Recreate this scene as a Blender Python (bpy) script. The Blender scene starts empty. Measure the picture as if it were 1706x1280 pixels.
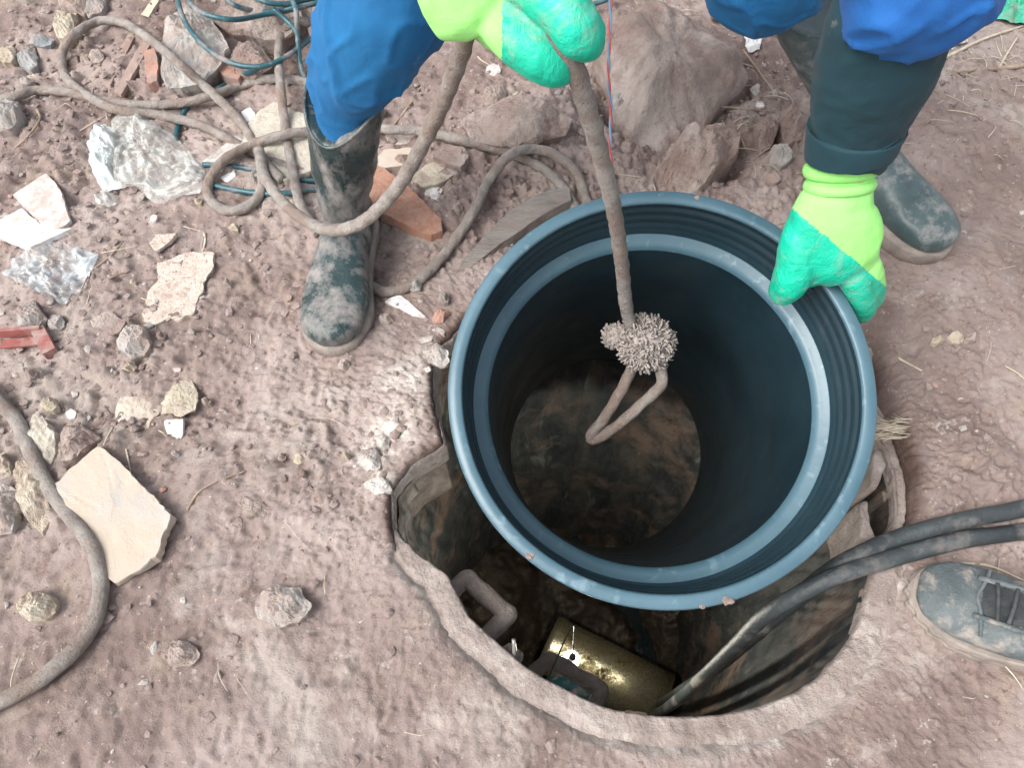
import bpy, math, random
import numpy as np
from mathutils import Vector, Matrix, noise as mn
random.seed(7)
S = bpy.context.scene
COL = S.collection

# ---------------------------------------------------------------- camera, sky, sun, exposure
FX, CX, CY, CH = 1250.0, 853.0, 640.0, 1.0
PITCH = math.radians(60)
cam_data = bpy.data.cameras.new('camera'); cam = bpy.data.objects.new('camera', cam_data); COL.objects.link(cam)
cam.location = (0, 0, CH); cam.rotation_euler = (math.radians(90) - PITCH, 0, 0)
cam_data.sensor_width = 36; cam_data.lens = 36 * FX / 1706; cam_data.clip_start = .02; cam_data.clip_end = 400
S.camera = cam
S.view_settings.view_transform = 'Standard'; S.view_settings.look = 'None'
S.view_settings.exposure = 1.06; S.view_settings.gamma = 1; S.view_settings.use_curve_mapping = False
SUN_EL, SUN_AZ = math.radians(52), math.radians(238)
w = bpy.data.worlds.new('World'); S.world = w; w.use_nodes = True
wn = w.node_tree.nodes; wl = w.node_tree.links
sky = wn.new('ShaderNodeTexSky'); sky.sky_type = 'NISHITA'; sky.sun_disc = False
sky.sun_elevation = SUN_EL; sky.sun_rotation = SUN_AZ; sky.dust_density = 4; sky.air_density = 1; sky.ozone_density = 1
hs = wn.new('ShaderNodeHueSaturation'); hs.inputs['Saturation'].default_value = .28
wl.new(sky.outputs[0], hs.inputs['Color']); wl.new(hs.outputs[0], wn['Background'].inputs[0])
wn['Background'].inputs[1].default_value = 0.13
sd = bpy.data.lights.new('sun', 'SUN'); so = bpy.data.objects.new('sun', sd); COL.objects.link(so)
sd.energy = 1.15; sd.angle = math.radians(34); sd.color = (1, .965, .92)
_sv = Vector((math.sin(SUN_AZ) * math.cos(SUN_EL), math.cos(SUN_AZ) * math.cos(SUN_EL), math.sin(SUN_EL)))
so.rotation_euler = _sv.to_track_quat('Z', 'Y').to_euler(); so.location = (0, -2, 5)

# ---------------------------------------------------------------- placing helpers
sp, cp = math.sin(PITCH), math.cos(PITCH)
def D(px, py, z):                      # point at a given distance in front of the photographer
    u, v = (px - CX) / FX, (py - CY) / FX
    return Vector((u * z, z * (cp - sp * v), CH - z * (sp + cp * v)))
def P(px, py, Z=0.0):                  # point at a given height above the ground
    v = (py - CY) / FX
    return D(px, py, (CH - Z) / (sp + cp * v))

def _hash(ix, iy, s):
    n = (ix.astype(np.int64) * 374761393 + iy.astype(np.int64) * 668265263 + s * 1442695041) & 0xffffffff
    n = ((n ^ (n >> 13)) * 1274126177) & 0xffffffff
    n = n ^ (n >> 16)
    return (n & 0xffffff) / float(0xffffff)
def vn(x, y, s=0):
    x = np.asarray(x, float); y = np.asarray(y, float)
    ix, iy = np.floor(x), np.floor(y); fx, fy = x - ix, y - iy
    fx = fx * fx * fx * (fx * (fx * 6 - 15) + 10); fy = fy * fy * fy * (fy * (fy * 6 - 15) + 10)
    a, b = _hash(ix, iy, s), _hash(ix + 1, iy, s); c, d = _hash(ix, iy + 1, s), _hash(ix + 1, iy + 1, s)
    return (a + (b - a) * fx + (c - a) * fy + (a - b - c + d) * fx * fy) * 2 - 1
def fbm(x, y, f, o=4, s=0, g=.5):
    t = 0; a = 1.
    for i in range(o):
        c, q = math.cos(.6 * i), math.sin(.6 * i)
        t = t + a * vn((x * c - y * q) * f, (x * q + y * c) * f, s + i * 17); f *= 2.03; a *= g
    return t
def bump(x, y, px, py, r, e=2):
    p = P(px, py); return np.exp(-(((x - p.x) ** 2 + (y - p.y) ** 2) / r ** 2) ** (e / 2))
def seg(x, y, a, b, r):                # soft band along a line
    a, b = P(*a), P(*b); dx, dy = b.x - a.x, b.y - a.y; L = dx * dx + dy * dy
    t = np.clip(((x - a.x) * dx + (y - a.y) * dy) / L, 0, 1)
    return np.exp(-(((x - a.x - t * dx) ** 2 + (y - a.y - t * dy) ** 2) / r ** 2))
HC = (0.19, 0.45)
def rough_mask(x, y):                  # 0 on trodden mud, 1 on rubble and clods
    m = .22 + .9 * bump(x, y, 1130, 160, .34) + .8 * bump(x, y, 150, 120, .42) + .75 * bump(x, y, 620, 760, .13) \
        + .6 * bump(x, y, 120, 640, .25) + .7 * bump(x, y, 1520, 720, .09) + .6 * bump(x, y, 780, 300, .22) + .5 * bump(x, y, 1600, 860, .1) + .35 * bump(x, y, 1600, 160, .2)
    return np.clip(m, 0, 1)
def H(x, y):
    x = np.asarray(x, float); y = np.asarray(y, float)
    r = np.hypot(x - HC[0], y - HC[1]); near = np.clip((r - .36) / .12, .25, 1)
    far = np.exp(-np.maximum(r - 3, 0) / 4)
    m = rough_mask(x, y)
    h = fbm(x, y, 2.2, 3, 5) * .016 * near
    h = h + (fbm(x, y, 9, 4, 11, .55)) * (.0018 + .011 * m) * near
    rid = 1 - np.abs(fbm(x, y, 24, 3, 31)); h = h + (rid - .6) * (.0003 + .0052 * m) * near
    cell = np.maximum(0, fbm(x, y, 55, 3, 71, .6) - .05) * (.0006 + .0108 * m) * near; h = h + cell
    pit = np.maximum(0, fbm(x, y, 33, 3, 171, .6) - .35) * (.0008 + .014 * m) * near; h = h - pit
    h = h + fbm(x, y, 130, 3, 91, .7) * (.0011 + .0016 * m)
    # worn creases in the trodden mud
    cr = np.abs(fbm(x, y, 5, 3, 131)); h = h - np.exp(-(cr / .03) ** 2) * .003 * (1 - m) * near
    cr = np.abs(fbm(x + 3, y * .55, 9, 3, 151)); h = h - np.exp(-(cr / .04) ** 2) * .0022 * near
    # shapes the photograph shows
    h = h + .022 * bump(x, y, 690, 690, .085) + .016 * bump(x, y, 1600, 830, .11, 4) + .02 * bump(x, y, 1560, 440, .25)
    for a_, b_, r_, d_ in (((1012, 175), (1040, 215), .022, .05), ((1060, 232), (1150, 214), .022, .045), ((1150, 214), (1258, 130), .02, .04), ((1120, 318), (1215, 285), .018, .03), ((1215, 285), (1240, 240), .016, .025), ((1295, 205), (1300, 240), .012, .03),
                           ((350, 125), (375, 100), .02, .03), ((470, 78), (420, 64), .02, .03), ((1460, 560), (1470, 690), .016, .06)):
        h = h - d_ * seg(x, y, a_, b_, r_)
    h = h + .03 * bump(x, y, 860, 205, .12) + .03 * bump(x, y, 1620, 150, .22) - .015 * seg(x, y, (1480, 620), (1500, 560), .03)
    h = h + .012 * seg(x, y, (1480, 300), (1690, 200), .05) - .012 * seg(x, y, (640, 420), (760, 400), .05)
    return h * far
def hz(x, y): return float(H(np.array([x]), np.array([y]))[0])
def G(px, py, up=0.0):                 # point on the real, uneven ground
    p = P(px, py)
    for _ in range(3): p = P(px, py, hz(p.x, p.y) + up)
    return p

# ---------------------------------------------------------------- object helpers
def tag(o, label=None, cat=None, group=None, kind=None):
    if label: o['label'] = label
    if cat: o['category'] = cat
    if group: o['group'] = group
    if kind: o['kind'] = kind
    return o
def empty(name, loc, label=None, cat=None, group=None, kind=None):
    o = bpy.data.objects.new(name, None); COL.objects.link(o); o.location = loc; o.empty_display_size = .05
    return tag(o, label, cat, group, kind)
WL = {}
def mk(name, V, F, mat, parent=None, smooth=True, mats=None, idx=None, origin=None):
    V = np.asarray([tuple(v) for v in V] if not isinstance(V, np.ndarray) else V, float)
    if parent is not None: org = WL[parent.name]
    elif origin is not None: org = np.array(origin, float)
    else: org = np.array([(V[:, 0].min() + V[:, 0].max()) / 2, (V[:, 1].min() + V[:, 1].max()) / 2, V[:, 2].min()])
    me = bpy.data.meshes.new(name)
    if isinstance(F, np.ndarray) and F.ndim == 2:
        n, k = F.shape; me.vertices.add(len(V)); me.vertices.foreach_set('co', (V - org).ravel())
        me.loops.add(n * k); me.loops.foreach_set('vertex_index', F.ravel().astype(np.int32))
        me.polygons.add(n); me.polygons.foreach_set('loop_start', np.arange(0, n * k, k, dtype=np.int32))
        me.polygons.foreach_set('loop_total', np.full(n, k, dtype=np.int32)); me.update(calc_edges=True); me.validate()
    else:
        me.from_pydata([tuple(v) for v in (V - org)], [], [tuple(f) for f in F]); me.update()
    for m in (mats or [mat]): me.materials.append(m)
    if idx is not None: me.polygons.foreach_set('material_index', np.asarray(idx, np.int32))
    me.polygons.foreach_set('use_smooth', [smooth] * len(me.polygons))
    o = bpy.data.objects.new(name, me); COL.objects.link(o)
    if parent is None: o.location = org; WL[o.name] = org
    else:
        o.parent = parent; WL[o.name] = org
    return o
def thing(name, loc, label, cat, group=None, kind=None):
    o = empty(name, loc, label, cat, group, kind); WL[o.name] = np.array(loc, float); return o
def cat3(parts):                       # join several (V,F)
    V, F, o = [], [], 0
    for v, f in parts:
        V += [tuple(q) for q in v]; F += [tuple(i + o for i in g) for g in f]; o += len(v)
    return V, F
def catmull(pts, n):
    pts = [np.array(p, float) for p in pts]; q = [2 * pts[0] - pts[1]] + pts + [2 * pts[-1] - pts[-2]]; out = []
    for i in range(1, len(q) - 2):
        for k in range(n):
            t = k / n; a, b, c, d = q[i - 1:i + 3]
            out.append(.5 * ((2 * b) + (c - a) * t + (2 * a - 5 * b + 4 * c - d) * t * t + (3 * b - a - 3 * c + d) * t ** 3))
    out.append(pts[-1]); return out
def loft(secs, ref=(1, 0, 0), n=24, sub=5, fold=0, fs=20, seed=0, cap=True, rnd=0):
    """secs: (centre, a, b); a is the half width along ref, b across it."""
    arr = [np.array([*s[0], s[1], s[2]], float) for s in secs]
    arr = catmull(arr, sub) if len(arr) > 1 else arr
    V, F = [], []; m = len(arr); ref0 = Vector(ref)
    for i, s in enumerate(arr):
        c = Vector(s[:3]); t = (Vector(arr[min(i + 1, m - 1)][:3]) - Vector(arr[max(i - 1, 0)][:3])).normalized()
        sx = (ref0 - ref0.dot(t) * t).normalized(); sy = t.cross(sx)
        for k in range(n):
            a = 2 * math.pi * k / n; ca, sa = math.cos(a), math.sin(a)
            if rnd: ca = math.copysign(abs(ca) ** rnd, ca); sa = math.copysign(abs(sa) ** rnd, sa)
            p = c + sx * ca * s[3] + sy * sa * s[4]
            if fold:
                q = p * fs + Vector((seed, seed * 2, 0)); d = mn.noise(q) + .6 * (1 - abs(mn.noise(q * 2.1)) * 3)
                p = p + (p - c).normalized() * fold * d
            V.append(p)
    for i in range(m - 1):
        for k in range(n):
            k2 = (k + 1) % n; F.append((i * n + k, i * n + k2, (i + 1) * n + k2, (i + 1) * n + k))
    if cap:
        F.append(tuple(range(n - 1, -1, -1))); F.append(tuple((m - 1) * n + k for k in range(n)))
    return V, F
def tube(pts, r, n=10, sub=6, rough=0, taper=None, fs=60):
    P_ = catmull([tuple(p) for p in pts], sub) if len(pts) > 2 or sub > 1 else [np.array(p) for p in pts]
    V, F = [], []; m = len(P_); up = Vector((.13, .21, .97)); t0 = None; s = None
    for i in range(m):
        t = (Vector(P_[min(i + 1, m - 1)]) - Vector(P_[max(i - 1, 0)])).normalized()
        if s is None: s = t.cross(up).normalized()
        else: s = (s - s.dot(t) * t).normalized()
        b = t.cross(s); rr = r if taper is None else r * (taper[0] + (taper[1] - taper[0]) * i / (m - 1))
        for k in range(n):
            a = 2 * math.pi * k / n; q = s * math.cos(a) + b * math.sin(a); c = Vector(P_[i])
            d = rr * (1 + rough * mn.noise((c + q * rr) * fs)) if rough else rr
            V.append(c + q * d)
    for i in range(m - 1):
        for k in range(n):
            k2 = (k + 1) % n; F.append((i * n + k, i * n + k2, (i + 1) * n + k2, (i + 1) * n + k))
    F.append(tuple(range(n - 1, -1, -1))); F.append(tuple((m - 1) * n + k for k in range(n)))
    return V, F
def ball(c, r, n=12, m=8, sq=(1, 1, 1)):
    V, F = [], []; c = Vector(c)
    for i in range(m + 1):
        for k in range(n):
            a, b = math.pi * i / m, 2 * math.pi * k / n
            V.append(c + Vector((r * sq[0] * math.sin(a) * math.cos(b), r * sq[1] * math.sin(a) * math.sin(b), r * sq[2] * math.cos(a))))
    for i in range(m):
        for k in range(n):
            k2 = (k + 1) % n; F.append((i * n + k, (i + 1) * n + k, (i + 1) * n + k2, i * n + k2))
    return V, F
def chain(pts, radii):                 # rounded tapering limb made of a tube and balls
    secs = [(p, r, r) for p, r in zip(pts, radii)]
    return cat3([loft(secs, ref=(.3, .9, .2), n=14, sub=4), ball(pts[0], radii[0]), ball(pts[-1], radii[-1])])
def fuse(parts, voxel, smooth=6, disp=None):
    V, F = cat3(parts); me = bpy.data.meshes.new('tmp'); me.from_pydata([tuple(v) for v in V], [], F); me.update()
    o = bpy.data.objects.new('tmp', me); COL.objects.link(o)
    m = o.modifiers.new('r', 'REMESH'); m.mode = 'VOXEL'; m.voxel_size = voxel
    m = o.modifiers.new('s', 'SMOOTH'); m.factor = .5; m.iterations = smooth
    dg = bpy.context.evaluated_depsgraph_get(); e = o.evaluated_get(dg); q = e.to_mesh()
    Vn = np.empty(len(q.vertices) * 3); q.vertices.foreach_get('co', Vn); Vn = Vn.reshape(-1, 3)
    Nn = np.empty(len(q.vertices) * 3); q.vertices.foreach_get('normal', Nn); Nn = Nn.reshape(-1, 3)
    Fn = [tuple(p.vertices) for p in q.polygons]
    e.to_mesh_clear(); bpy.data.objects.remove(o); bpy.data.meshes.remove(me)
    if disp:
        for i in range(len(Vn)): Vn[i] += Nn[i] * disp(Vector(Vn[i]))
    return Vn, Fn

# ---------------------------------------------------------------- materials
def N(t, kind, **kw):
    n = t.nodes.new(kind)
    for k, v in kw.items():
        if k in n.inputs: n.inputs[k].default_value = v
        else: setattr(n, k, v)
    return n
def L(t, a, b): t.links.new(a, b)
def newmat(name):
    m = bpy.data.materials.new(name); m.use_nodes = True; t = m.node_tree; return m, t, t.nodes['Principled BSDF']
def coord(t, stretch=None):
    tc = N(t, 'ShaderNodeTexCoord'); oi = N(t, 'ShaderNodeObjectInfo'); v = N(t, 'ShaderNodeVectorMath', operation='ADD')
    mm = N(t, 'ShaderNodeMath', operation='MULTIPLY'); mm.inputs[1].default_value = 7.3; L(t, oi.outputs['Random'], mm.inputs[0])
    L(t, tc.outputs['Object'], v.inputs[0]); L(t, mm.outputs[0], v.inputs[1]); out = v.outputs[0]
    if stretch:
        s = N(t, 'ShaderNodeVectorMath', operation='MULTIPLY'); s.inputs[1].default_value = stretch; L(t, out, s.inputs[0]); out = s.outputs[0]
    return out
def nz(t, vec, scale, detail=5, rough=.6, dist=0):
    n = N(t, 'ShaderNodeTexNoise', Scale=scale, Detail=detail, Roughness=rough, Distortion=dist); L(t, vec, n.inputs['Vector']); return n.outputs['Fac']
def ramp(t, fac, stops):
    r = N(t, 'ShaderNodeValToRGB'); e = r.color_ramp.elements
    while len(e) < len(stops): e.new(.5)
    for el, (p, c) in zip(e, stops): el.position = p; el.color = (*c, 1) if len(c) == 3 else c
    L(t, fac, r.inputs[0]); return r.outputs[0]
def mix(t, fac, a, b):
    m = N(t, 'ShaderNodeMix', data_type='RGBA')
    for i, v in ((0, fac), (6, a), (7, b)):
        if hasattr(v, 'node'): L(t, v, m.inputs[i])
        else: m.inputs[i].default_value = v if i == 0 else (*v, 1)
    return m.outputs[2]
def rmp1(t, fac, a, b): return ramp(t, fac, [(a, (0, 0, 0)), (b, (1, 1, 1))])
def bumpn(t, b, h, strength, dist=.002):
    n = N(t, 'ShaderNodeBump', Strength=strength, Distance=dist); L(t, h, n.inputs['Height'])
    if b.inputs['Normal'].is_linked: L(t, b.inputs['Normal'].links[0].from_socket, n.inputs['Normal'])
    L(t, n.outputs[0], b.inputs['Normal'])
MUD = (.32, .245, .215)
def mat(name, c1, c2, scale=12, rough=.8, bs=.5, bscale=80, dirt=0.0, dcol=MUD, dscale=14, stretch=None, metal=0, spec=.5, lo=.35, hi=.65, bdist=.002, speck=None):
    m, t, b = newmat(name); v = coord(t, stretch)
    c = ramp(t, nz(t, v, scale, 6, .62, .3), [(lo, c1), (hi, c2)])
    if speck: c = mix(t, rmp1(t, nz(t, v, speck[1], 3, .5), speck[2], speck[2] + .04), c, speck[0])
    if dirt:
        d = nz(t, v, dscale, 7, .72, .12); c = mix(t, rmp1(t, d, .62 - dirt * .5, .72 - dirt * .35), c, dcol)
        rr = ramp(t, d, [(.62 - dirt * .5, (rough,) * 3), (.72 - dirt * .35, (.9,) * 3)]); L(t, rr, b.inputs['Roughness'])
    else: b.inputs['Roughness'].default_value = rough
    L(t, c, b.inputs['Base Color']); b.inputs['Metallic'].default_value = metal; b.inputs['Specular IOR Level'].default_value = spec
    if bs:
        bumpn(t, b, nz(t, v, bscale, 8, .7), min(1, bs * 1.2), bdist * 1.6)
        if bdist > .0015: bumpn(t, b, nz(t, v, bscale * .3, 6, .7), min(1, bs), bdist * 3)
    return m
M = {}
# ground
m, t, b = newmat('trodden_mud'); v = coord(t)
c = ramp(t, nz(t, v, 3.2, 8, .6, .4), [(.34, (.205, .148, .130)), (.5, (.31, .238, .215)), (.64, (.43, .352, .325))])
c = mix(t, rmp1(t, nz(t, v, 17, 7, .7, .6), .50, .72), c, (.375, .295, .240))
c = mix(t, rmp1(t, nz(t, v, 6.3, 6, .7, .2), .56, .74), c, (.345, .285, .275))
c = mix(t, rmp1(t, nz(t, v, 95, 4, .6), .60, .68), c, (.22, .150, .125))
c = mix(t, rmp1(t, nz(t, v, 150, 3, .5), .69, .72), c, (.58, .50, .44))
at_ = N(t, 'ShaderNodeAttribute', attribute_name='lime'); mlt = N(t, 'ShaderNodeMath', operation='MULTIPLY')
L(t, at_.outputs['Fac'], mlt.inputs[0]); L(t, ramp(t, nz(t, v, 38, 6, .7), [(.38, (0, 0, 0)), (.56, (1, 1, 1))]), mlt.inputs[1])
c = mix(t, mlt.outputs[0], c, (.74, .68, .62))
at_ = N(t, 'ShaderNodeAttribute', attribute_name='wet_shade'); mlt = N(t, 'ShaderNodeMath', operation='MULTIPLY')
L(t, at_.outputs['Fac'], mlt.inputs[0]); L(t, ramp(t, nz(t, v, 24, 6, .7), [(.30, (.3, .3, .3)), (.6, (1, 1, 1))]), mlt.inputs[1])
c = mix(t, mlt.outputs[0], c, (.115, .068, .052))  # darkens damp patches and the painted contact shade by the boulder
at_ = N(t, 'ShaderNodeAttribute', attribute_name='pale'); c = mix(t, at_.outputs['Fac'], c, (.46, .40, .35))
L(t, c, b.inputs['Base Color']); b.inputs['Specular IOR Level'].default_value = .35
L(t, ramp(t, nz(t, v, 9, 4), [(.35, (.62,) * 3), (.6, (.9,) * 3)]), b.inputs['Roughness'])
c = b.inputs['Base Color'].links[0].from_socket
c = mix(t, rmp1(t, nz(t, v, 4.1, 9, .74, .3), .54, .64), c, (.43, .365, .33)); c = mix(t, rmp1(t, nz(t, v, 26, 6, .8, .1), .60, .66), c, (.46, .41, .375)); c = mix(t, rmp1(t, nz(t, v, 13, 8, .75, .2), .58, .66), c, (.215, .152, .128)); L(t, c, b.inputs['Base Color'])
vo = N(t, 'ShaderNodeTexVoronoi', Scale=210); L(t, v, vo.inputs['Vector']); grit = ramp(t, vo.outputs['Distance'], [(.0, (1, 1, 1)), (.55, (0, 0, 0))])
bumpn(t, b, nz(t, v, 70, 10, .75), .7, .0045); bumpn(t, b, grit, .25, .0014); bumpn(t, b, nz(t, v, 420, 6, .75), .85, .0022)
M['ground'] = m
M['clod'] = mat('soil_clod', (.24, .18, .16), (.39, .31, .285), 30, .9, .8, 200)
M['rock'] = mat('brown_sandstone', (.31, .245, .21), (.52, .44, .395), 9, .85, .8, 60, .35, (.30, .215, .185), 8, bdist=.005)
M['rock_grey'] = mat('grey_stone', (.30, .285, .27), (.46, .43, .40), 14, .85, .6, 90, .35, (.34, .27, .235), 16, bdist=.003)
M['slate'] = mat('blue_grey_slate', (.22, .24, .25), (.36, .36, .35), 20, .7, .5, 90, .3)
M['beige'] = mat('beige_stone', (.44, .37, .27), (.58, .52, .42), 22, .85, .7, 120, .3, (.36, .28, .235), 30, bdist=.003)
M['plaster'] = mat('old_plaster', (.52, .44, .37), (.64, .57, .50), 40, .9, .7, 140, .22, (.42, .31, .26), 60, bdist=.002, speck=((.36, .24, .18), 260, .62))
M['cream'] = mat('cream_plaster', (.50, .45, .37), (.66, .62, .54), 40, .9, .7, 120, .2, (.46, .38, .30), 40, bdist=.003)
M['white'] = mat('white_plaster', (.58, .53, .48), (.74, .71, .67), 40, .9, .8, 150, .35, bdist=.003)
M['tile'] = mat('white_ceramic_tile', (.64, .65, .65), (.72, .73, .74), 12, .25, .1, 80, .30, (.52, .44, .40), 34)
M['tile_dirty'] = mat('dusty_ceramic_tile', (.60, .57, .53), (.76, .74, .72), 22, .5, .2, 80, .45, (.46, .38, .34), 40)
M['slab'] = mat('pale_concrete_slab', (.39, .38, .36), (.53, .515, .49), 10, .85, .5, 120, .58, (.50, .42, .34), 12, bdist=.0015)
M['brick'] = mat('orange_brick', (.38, .20, .15), (.50, .30, .24), 26, .9, .6, 120, .3, MUD, 24, bdist=.002)
M['strip'] = mat('faded_brick_strip', (.31, .215, .18), (.42, .31, .27), 26, .9, .6, 120, .3, MUD, 24)
M['redmetal'] = mat('red_plastic', (.25, .075, .065), (.34, .12, .105), 12, .45, .15, 60, .32, (.36, .25, .22), 20)
M['wood'] = mat('orange_wood', (.46, .20, .12), (.62, .34, .24), 6, .8, .7, 60, .25, (.48, .36, .30), 16, stretch=(9, 9, 2), bdist=.002)
M['graywood'] = mat('weathered_grey_wood', (.22, .20, .18), (.37, .345, .31), 8, .85, .8, 50, .3, MUD, 16, stretch=(1.6, 7, 7), bdist=.003)
M['twig'] = mat('dry_twig', (.26, .185, .14), (.44, .35, .27), 40, .9, .5, 200)
M['straw'] = mat('dry_straw', (.48, .40, .30), (.64, .57, .46), 60, .9, 0)
M['rope'] = mat('muddy_rope', (.29, .255, .23), (.48, .435, .395), 30, .9, .9, 260, .3, (.31, .24, .20), 12, bdist=.0025)
M['fibre'] = mat('rope_fibre', (.27, .235, .21), (.44, .39, .36), 90, .9, .6, 400, bdist=.001)
M['hose'] = mat('teal_garden_hose', (.018, .075, .095), (.035, .125, .15), 14, .35, .1, 60, .25, (.28, .25, .24), 18)
M['cable'] = mat('dusty_black_cable', (.026, .034, .038), (.060, .070, .074), 10, .42, .5, 90, .20, (.17, .16, .15), 12, bdist=.002)
M['red'] = mat('red_wire', (.62, .10, .09), (.70, .16, .14), 20, .4, 0)
M['blue'] = mat('blue_wire', (.16, .34, .52), (.22, .42, .60), 20, .4, 0)
M['rust'] = mat('rusty_mortar_iron', (.25, .20, .175), (.46, .40, .36), 30, .85, .9, 110, .4, (.38, .31, .27), 40, bdist=.004)
M['steel'] = mat('bare_steel', (.30, .28, .26), (.42, .40, .38), 30, .45, .2, 100, metal=.6)
M['net'] = mat('green_net', (.03, .34, .20), (.08, .50, .34), 40, .7, .3, 200, .15)
M['paper'] = mat('white_litter', (.72, .72, .72), (.85, .85, .84), 30, .8, .3, 90, .15)
M['skin'] = mat('skin', (.52, .33, .25), (.60, .40, .31), 20, .5, .15, 300)
M['hair'] = mat('black_hair', (.015, .012, .01), (.03, .025, .02), 60, .5, .6, 300)
# black pipe: polyethylene with a dusty bloom
m, t, b = newmat('blue_black_polyethylene'); v = coord(t)
c = ramp(t, nz(t, v, 6, 5, .6), [(.35, (.010, .026, .036)), (.65, (.018, .042, .056))])
tc = N(t, 'ShaderNodeTexCoord')
sx = N(t, 'ShaderNodeSeparateXYZ'); L(t, tc.outputs['Object'], sx.inputs[0])
dd = rmp1(t, nz(t, v, 16, 8, .72, .8), .58, .74)
c = mix(t, dd, c, (.030, .050, .060))
c = mix(t, rmp1(t, nz(t, v, 7, 5, .75, .3), .70, .74), c, (.05, .055, .055))
L(t, c, b.inputs['Base Color']); L(t, ramp(t, nz(t, v, 11, 5), [(.3, (.30,) * 3), (.7, (.48,) * 3)]), b.inputs['Roughness'])
b.inputs['Specular IOR Level'].default_value = .6
bumpn(t, b, nz(t, v, 90, 5), .08, .001); M['pipe'] = m
# same plastic, weathered scuffed socket top; pale blue sky reflection painted into its colour
m, t, b = newmat('scuffed_skylit_rim'); v = coord(t)
c = ramp(t, nz(t, v, 5, 6, .65, .3), [(.32, (.050, .110, .145)), (.68, (.090, .170, .215))])
sc = N(t, 'ShaderNodeTexNoise', Scale=60, Detail=7, Distortion=.4); L(t, v, sc.inputs['Vector'])
c = mix(t, rmp1(t, sc.outputs['Fac'], .60, .85), c, (.21, .31, .36))
c = mix(t, rmp1(t, nz(t, v, 10, 8, .8, .3), .655, .70), c, (.40, .30, .25))
L(t, c, b.inputs['Base Color']); b.inputs['Roughness'].default_value = .36; b.inputs['Specular IOR Level'].default_value = .55
bumpn(t, b, sc.outputs['Fac'], .3, .0015); M['rim'] = m
# shaft wall: damp stained concrete with runs
m, t, b = newmat('stained_shaft_wall'); v = coord(t); vs = coord(t, (1, 1, .22))
c = ramp(t, nz(t, vs, 11, 8, .68, .5), [(.33, (.018, .024, .027)), (.5, (.042, .048, .049)), (.68, (.095, .084, .076))])
c = mix(t, rmp1(t, nz(t, vs, 16, 7, .7, .7), .60, .74), c, (.19, .205, .205))
c = mix(t, rmp1(t, nz(t, v, 5, 7, .65), .50, .62), c, (.135, .098, .080))
c = mix(t, rmp1(t, nz(t, v, 45, 5, .7), .60, .68), c, (.035, .03, .028))
L(t, c, b.inputs['Base Color']); L(t, ramp(t, nz(t, v, 20, 4), [(.35, (.4,) * 3), (.65, (.8,) * 3)]), b.inputs['Roughness'])
bumpn(t, b, nz(t, vs, 40, 9, .7), .9, .006); M['shaft'] = m
m, t, b = newmat('shaft_mud'); v = coord(t)
c = ramp(t, nz(t, v, 8, 8, .7, .5), [(.35, (.025, .018, .014)), (.55, (.07, .05, .036)), (.72, (.14, .10, .075))])
L(t, c, b.inputs['Base Color']); L(t, ramp(t, nz(t, v, 9, 6, .7), [(.42, (.12,) * 3), (.56, (.7,) * 3)]), b.inputs['Roughness'])
bumpn(t, b, nz(t, v, 30, 9, .7), .8, .008); M['shaftmud'] = m
m, t, b = newmat('sewer_water'); b.inputs['Base Color'].default_value = (.008, .018, .02, 1); b.inputs['Roughness'].default_value = .06
bumpn(t, b, nz(t, coord(t), 26, 3), .5, .006); M['water'] = m
M['collar'] = mat('mortar_collar', (.27, .215, .19), (.45, .385, .35), 14, .9, .8, 90, .16, (.50, .45, .41), 30, bdist=.003)
M['gold'] = mat('brassy_yellow_pipe', (.66, .57, .32), (.88, .81, .58), 9, .26, .25, 50, .22, (.20, .15, .07), 24, metal=.85, bdist=.003)
# clothes
def cloth(name, c1, c2, dirt=.1, fine=900):
    m, t, b = newmat(name); v = coord(t)
    c = ramp(t, nz(t, v, 9, 5), [(.3, c1), (.7, c2)]); c = mix(t, rmp1(t, nz(t, v, 20, 7, .7), .66 - dirt * .4, .80), c, (.30, .24, .21))
    L(t, c, b.inputs['Base Color']); b.inputs['Roughness'].default_value = .8; b.inputs['Sheen Weight'].default_value = .03
    bumpn(t, b, nz(t, v, fine, 2), .4, .0008); bumpn(t, b, nz(t, v, 16, 3, .5, 1.2), .4, .007); return m
M['trouser'] = cloth('blue_work_cloth', (.002, .085, .24), (.006, .150, .36), .03)
M['jacket'] = cloth('royal_blue_jacket', (.004, .072, .28), (.008, .12, .40), .0)
M['knit'] = cloth('dark_green_knit', (.004, .030, .044), (.008, .048, .064), .0)
M['denim'] = cloth('dark_trousers', (.02, .022, .03), (.04, .042, .05), .1)
M['lime'] = cloth('lime_knit_glove', (.25, .70, .15), (.38, .82, .26), .04, 700)
m, t, b = newmat('teal_latex_coating'); v = coord(t)
c = ramp(t, nz(t, v, 22, 4), [(.3, (.003, .42, .26)), (.7, (.008, .58, .38))]); c = mix(t, rmp1(t, nz(t, v, 26, 8, .75, .5), .50, .70), c, (.22, .38, .28))
L(t, c, b.inputs['Base Color']); b.inputs['Roughness'].default_value = .42; bumpn(t, b, nz(t, v, 220, 6), .6, .0016); bumpn(t, b, nz(t, v, 34, 5, .6, 1.2), .55, .006); M['teal'] = m
M['boot'] = mat('muddy_rubber_boot', (.014, .030, .031), (.045, .075, .078), 12, .22, .3, 60, .34, (.27, .25, .235), 17, stretch=(1, 1, .55), bdist=.002)
M['boot_clean'] = mat('dusty_rubber_boot', (.045, .075, .078), (.10, .145, .15), 9, .30, .25, 60, .22, (.26, .26, .25), 30, bdist=.002)
M['sole'] = mat('muddy_sole', (.20, .17, .15), (.36, .31, .27), 24, .85, .6, 120)
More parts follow.
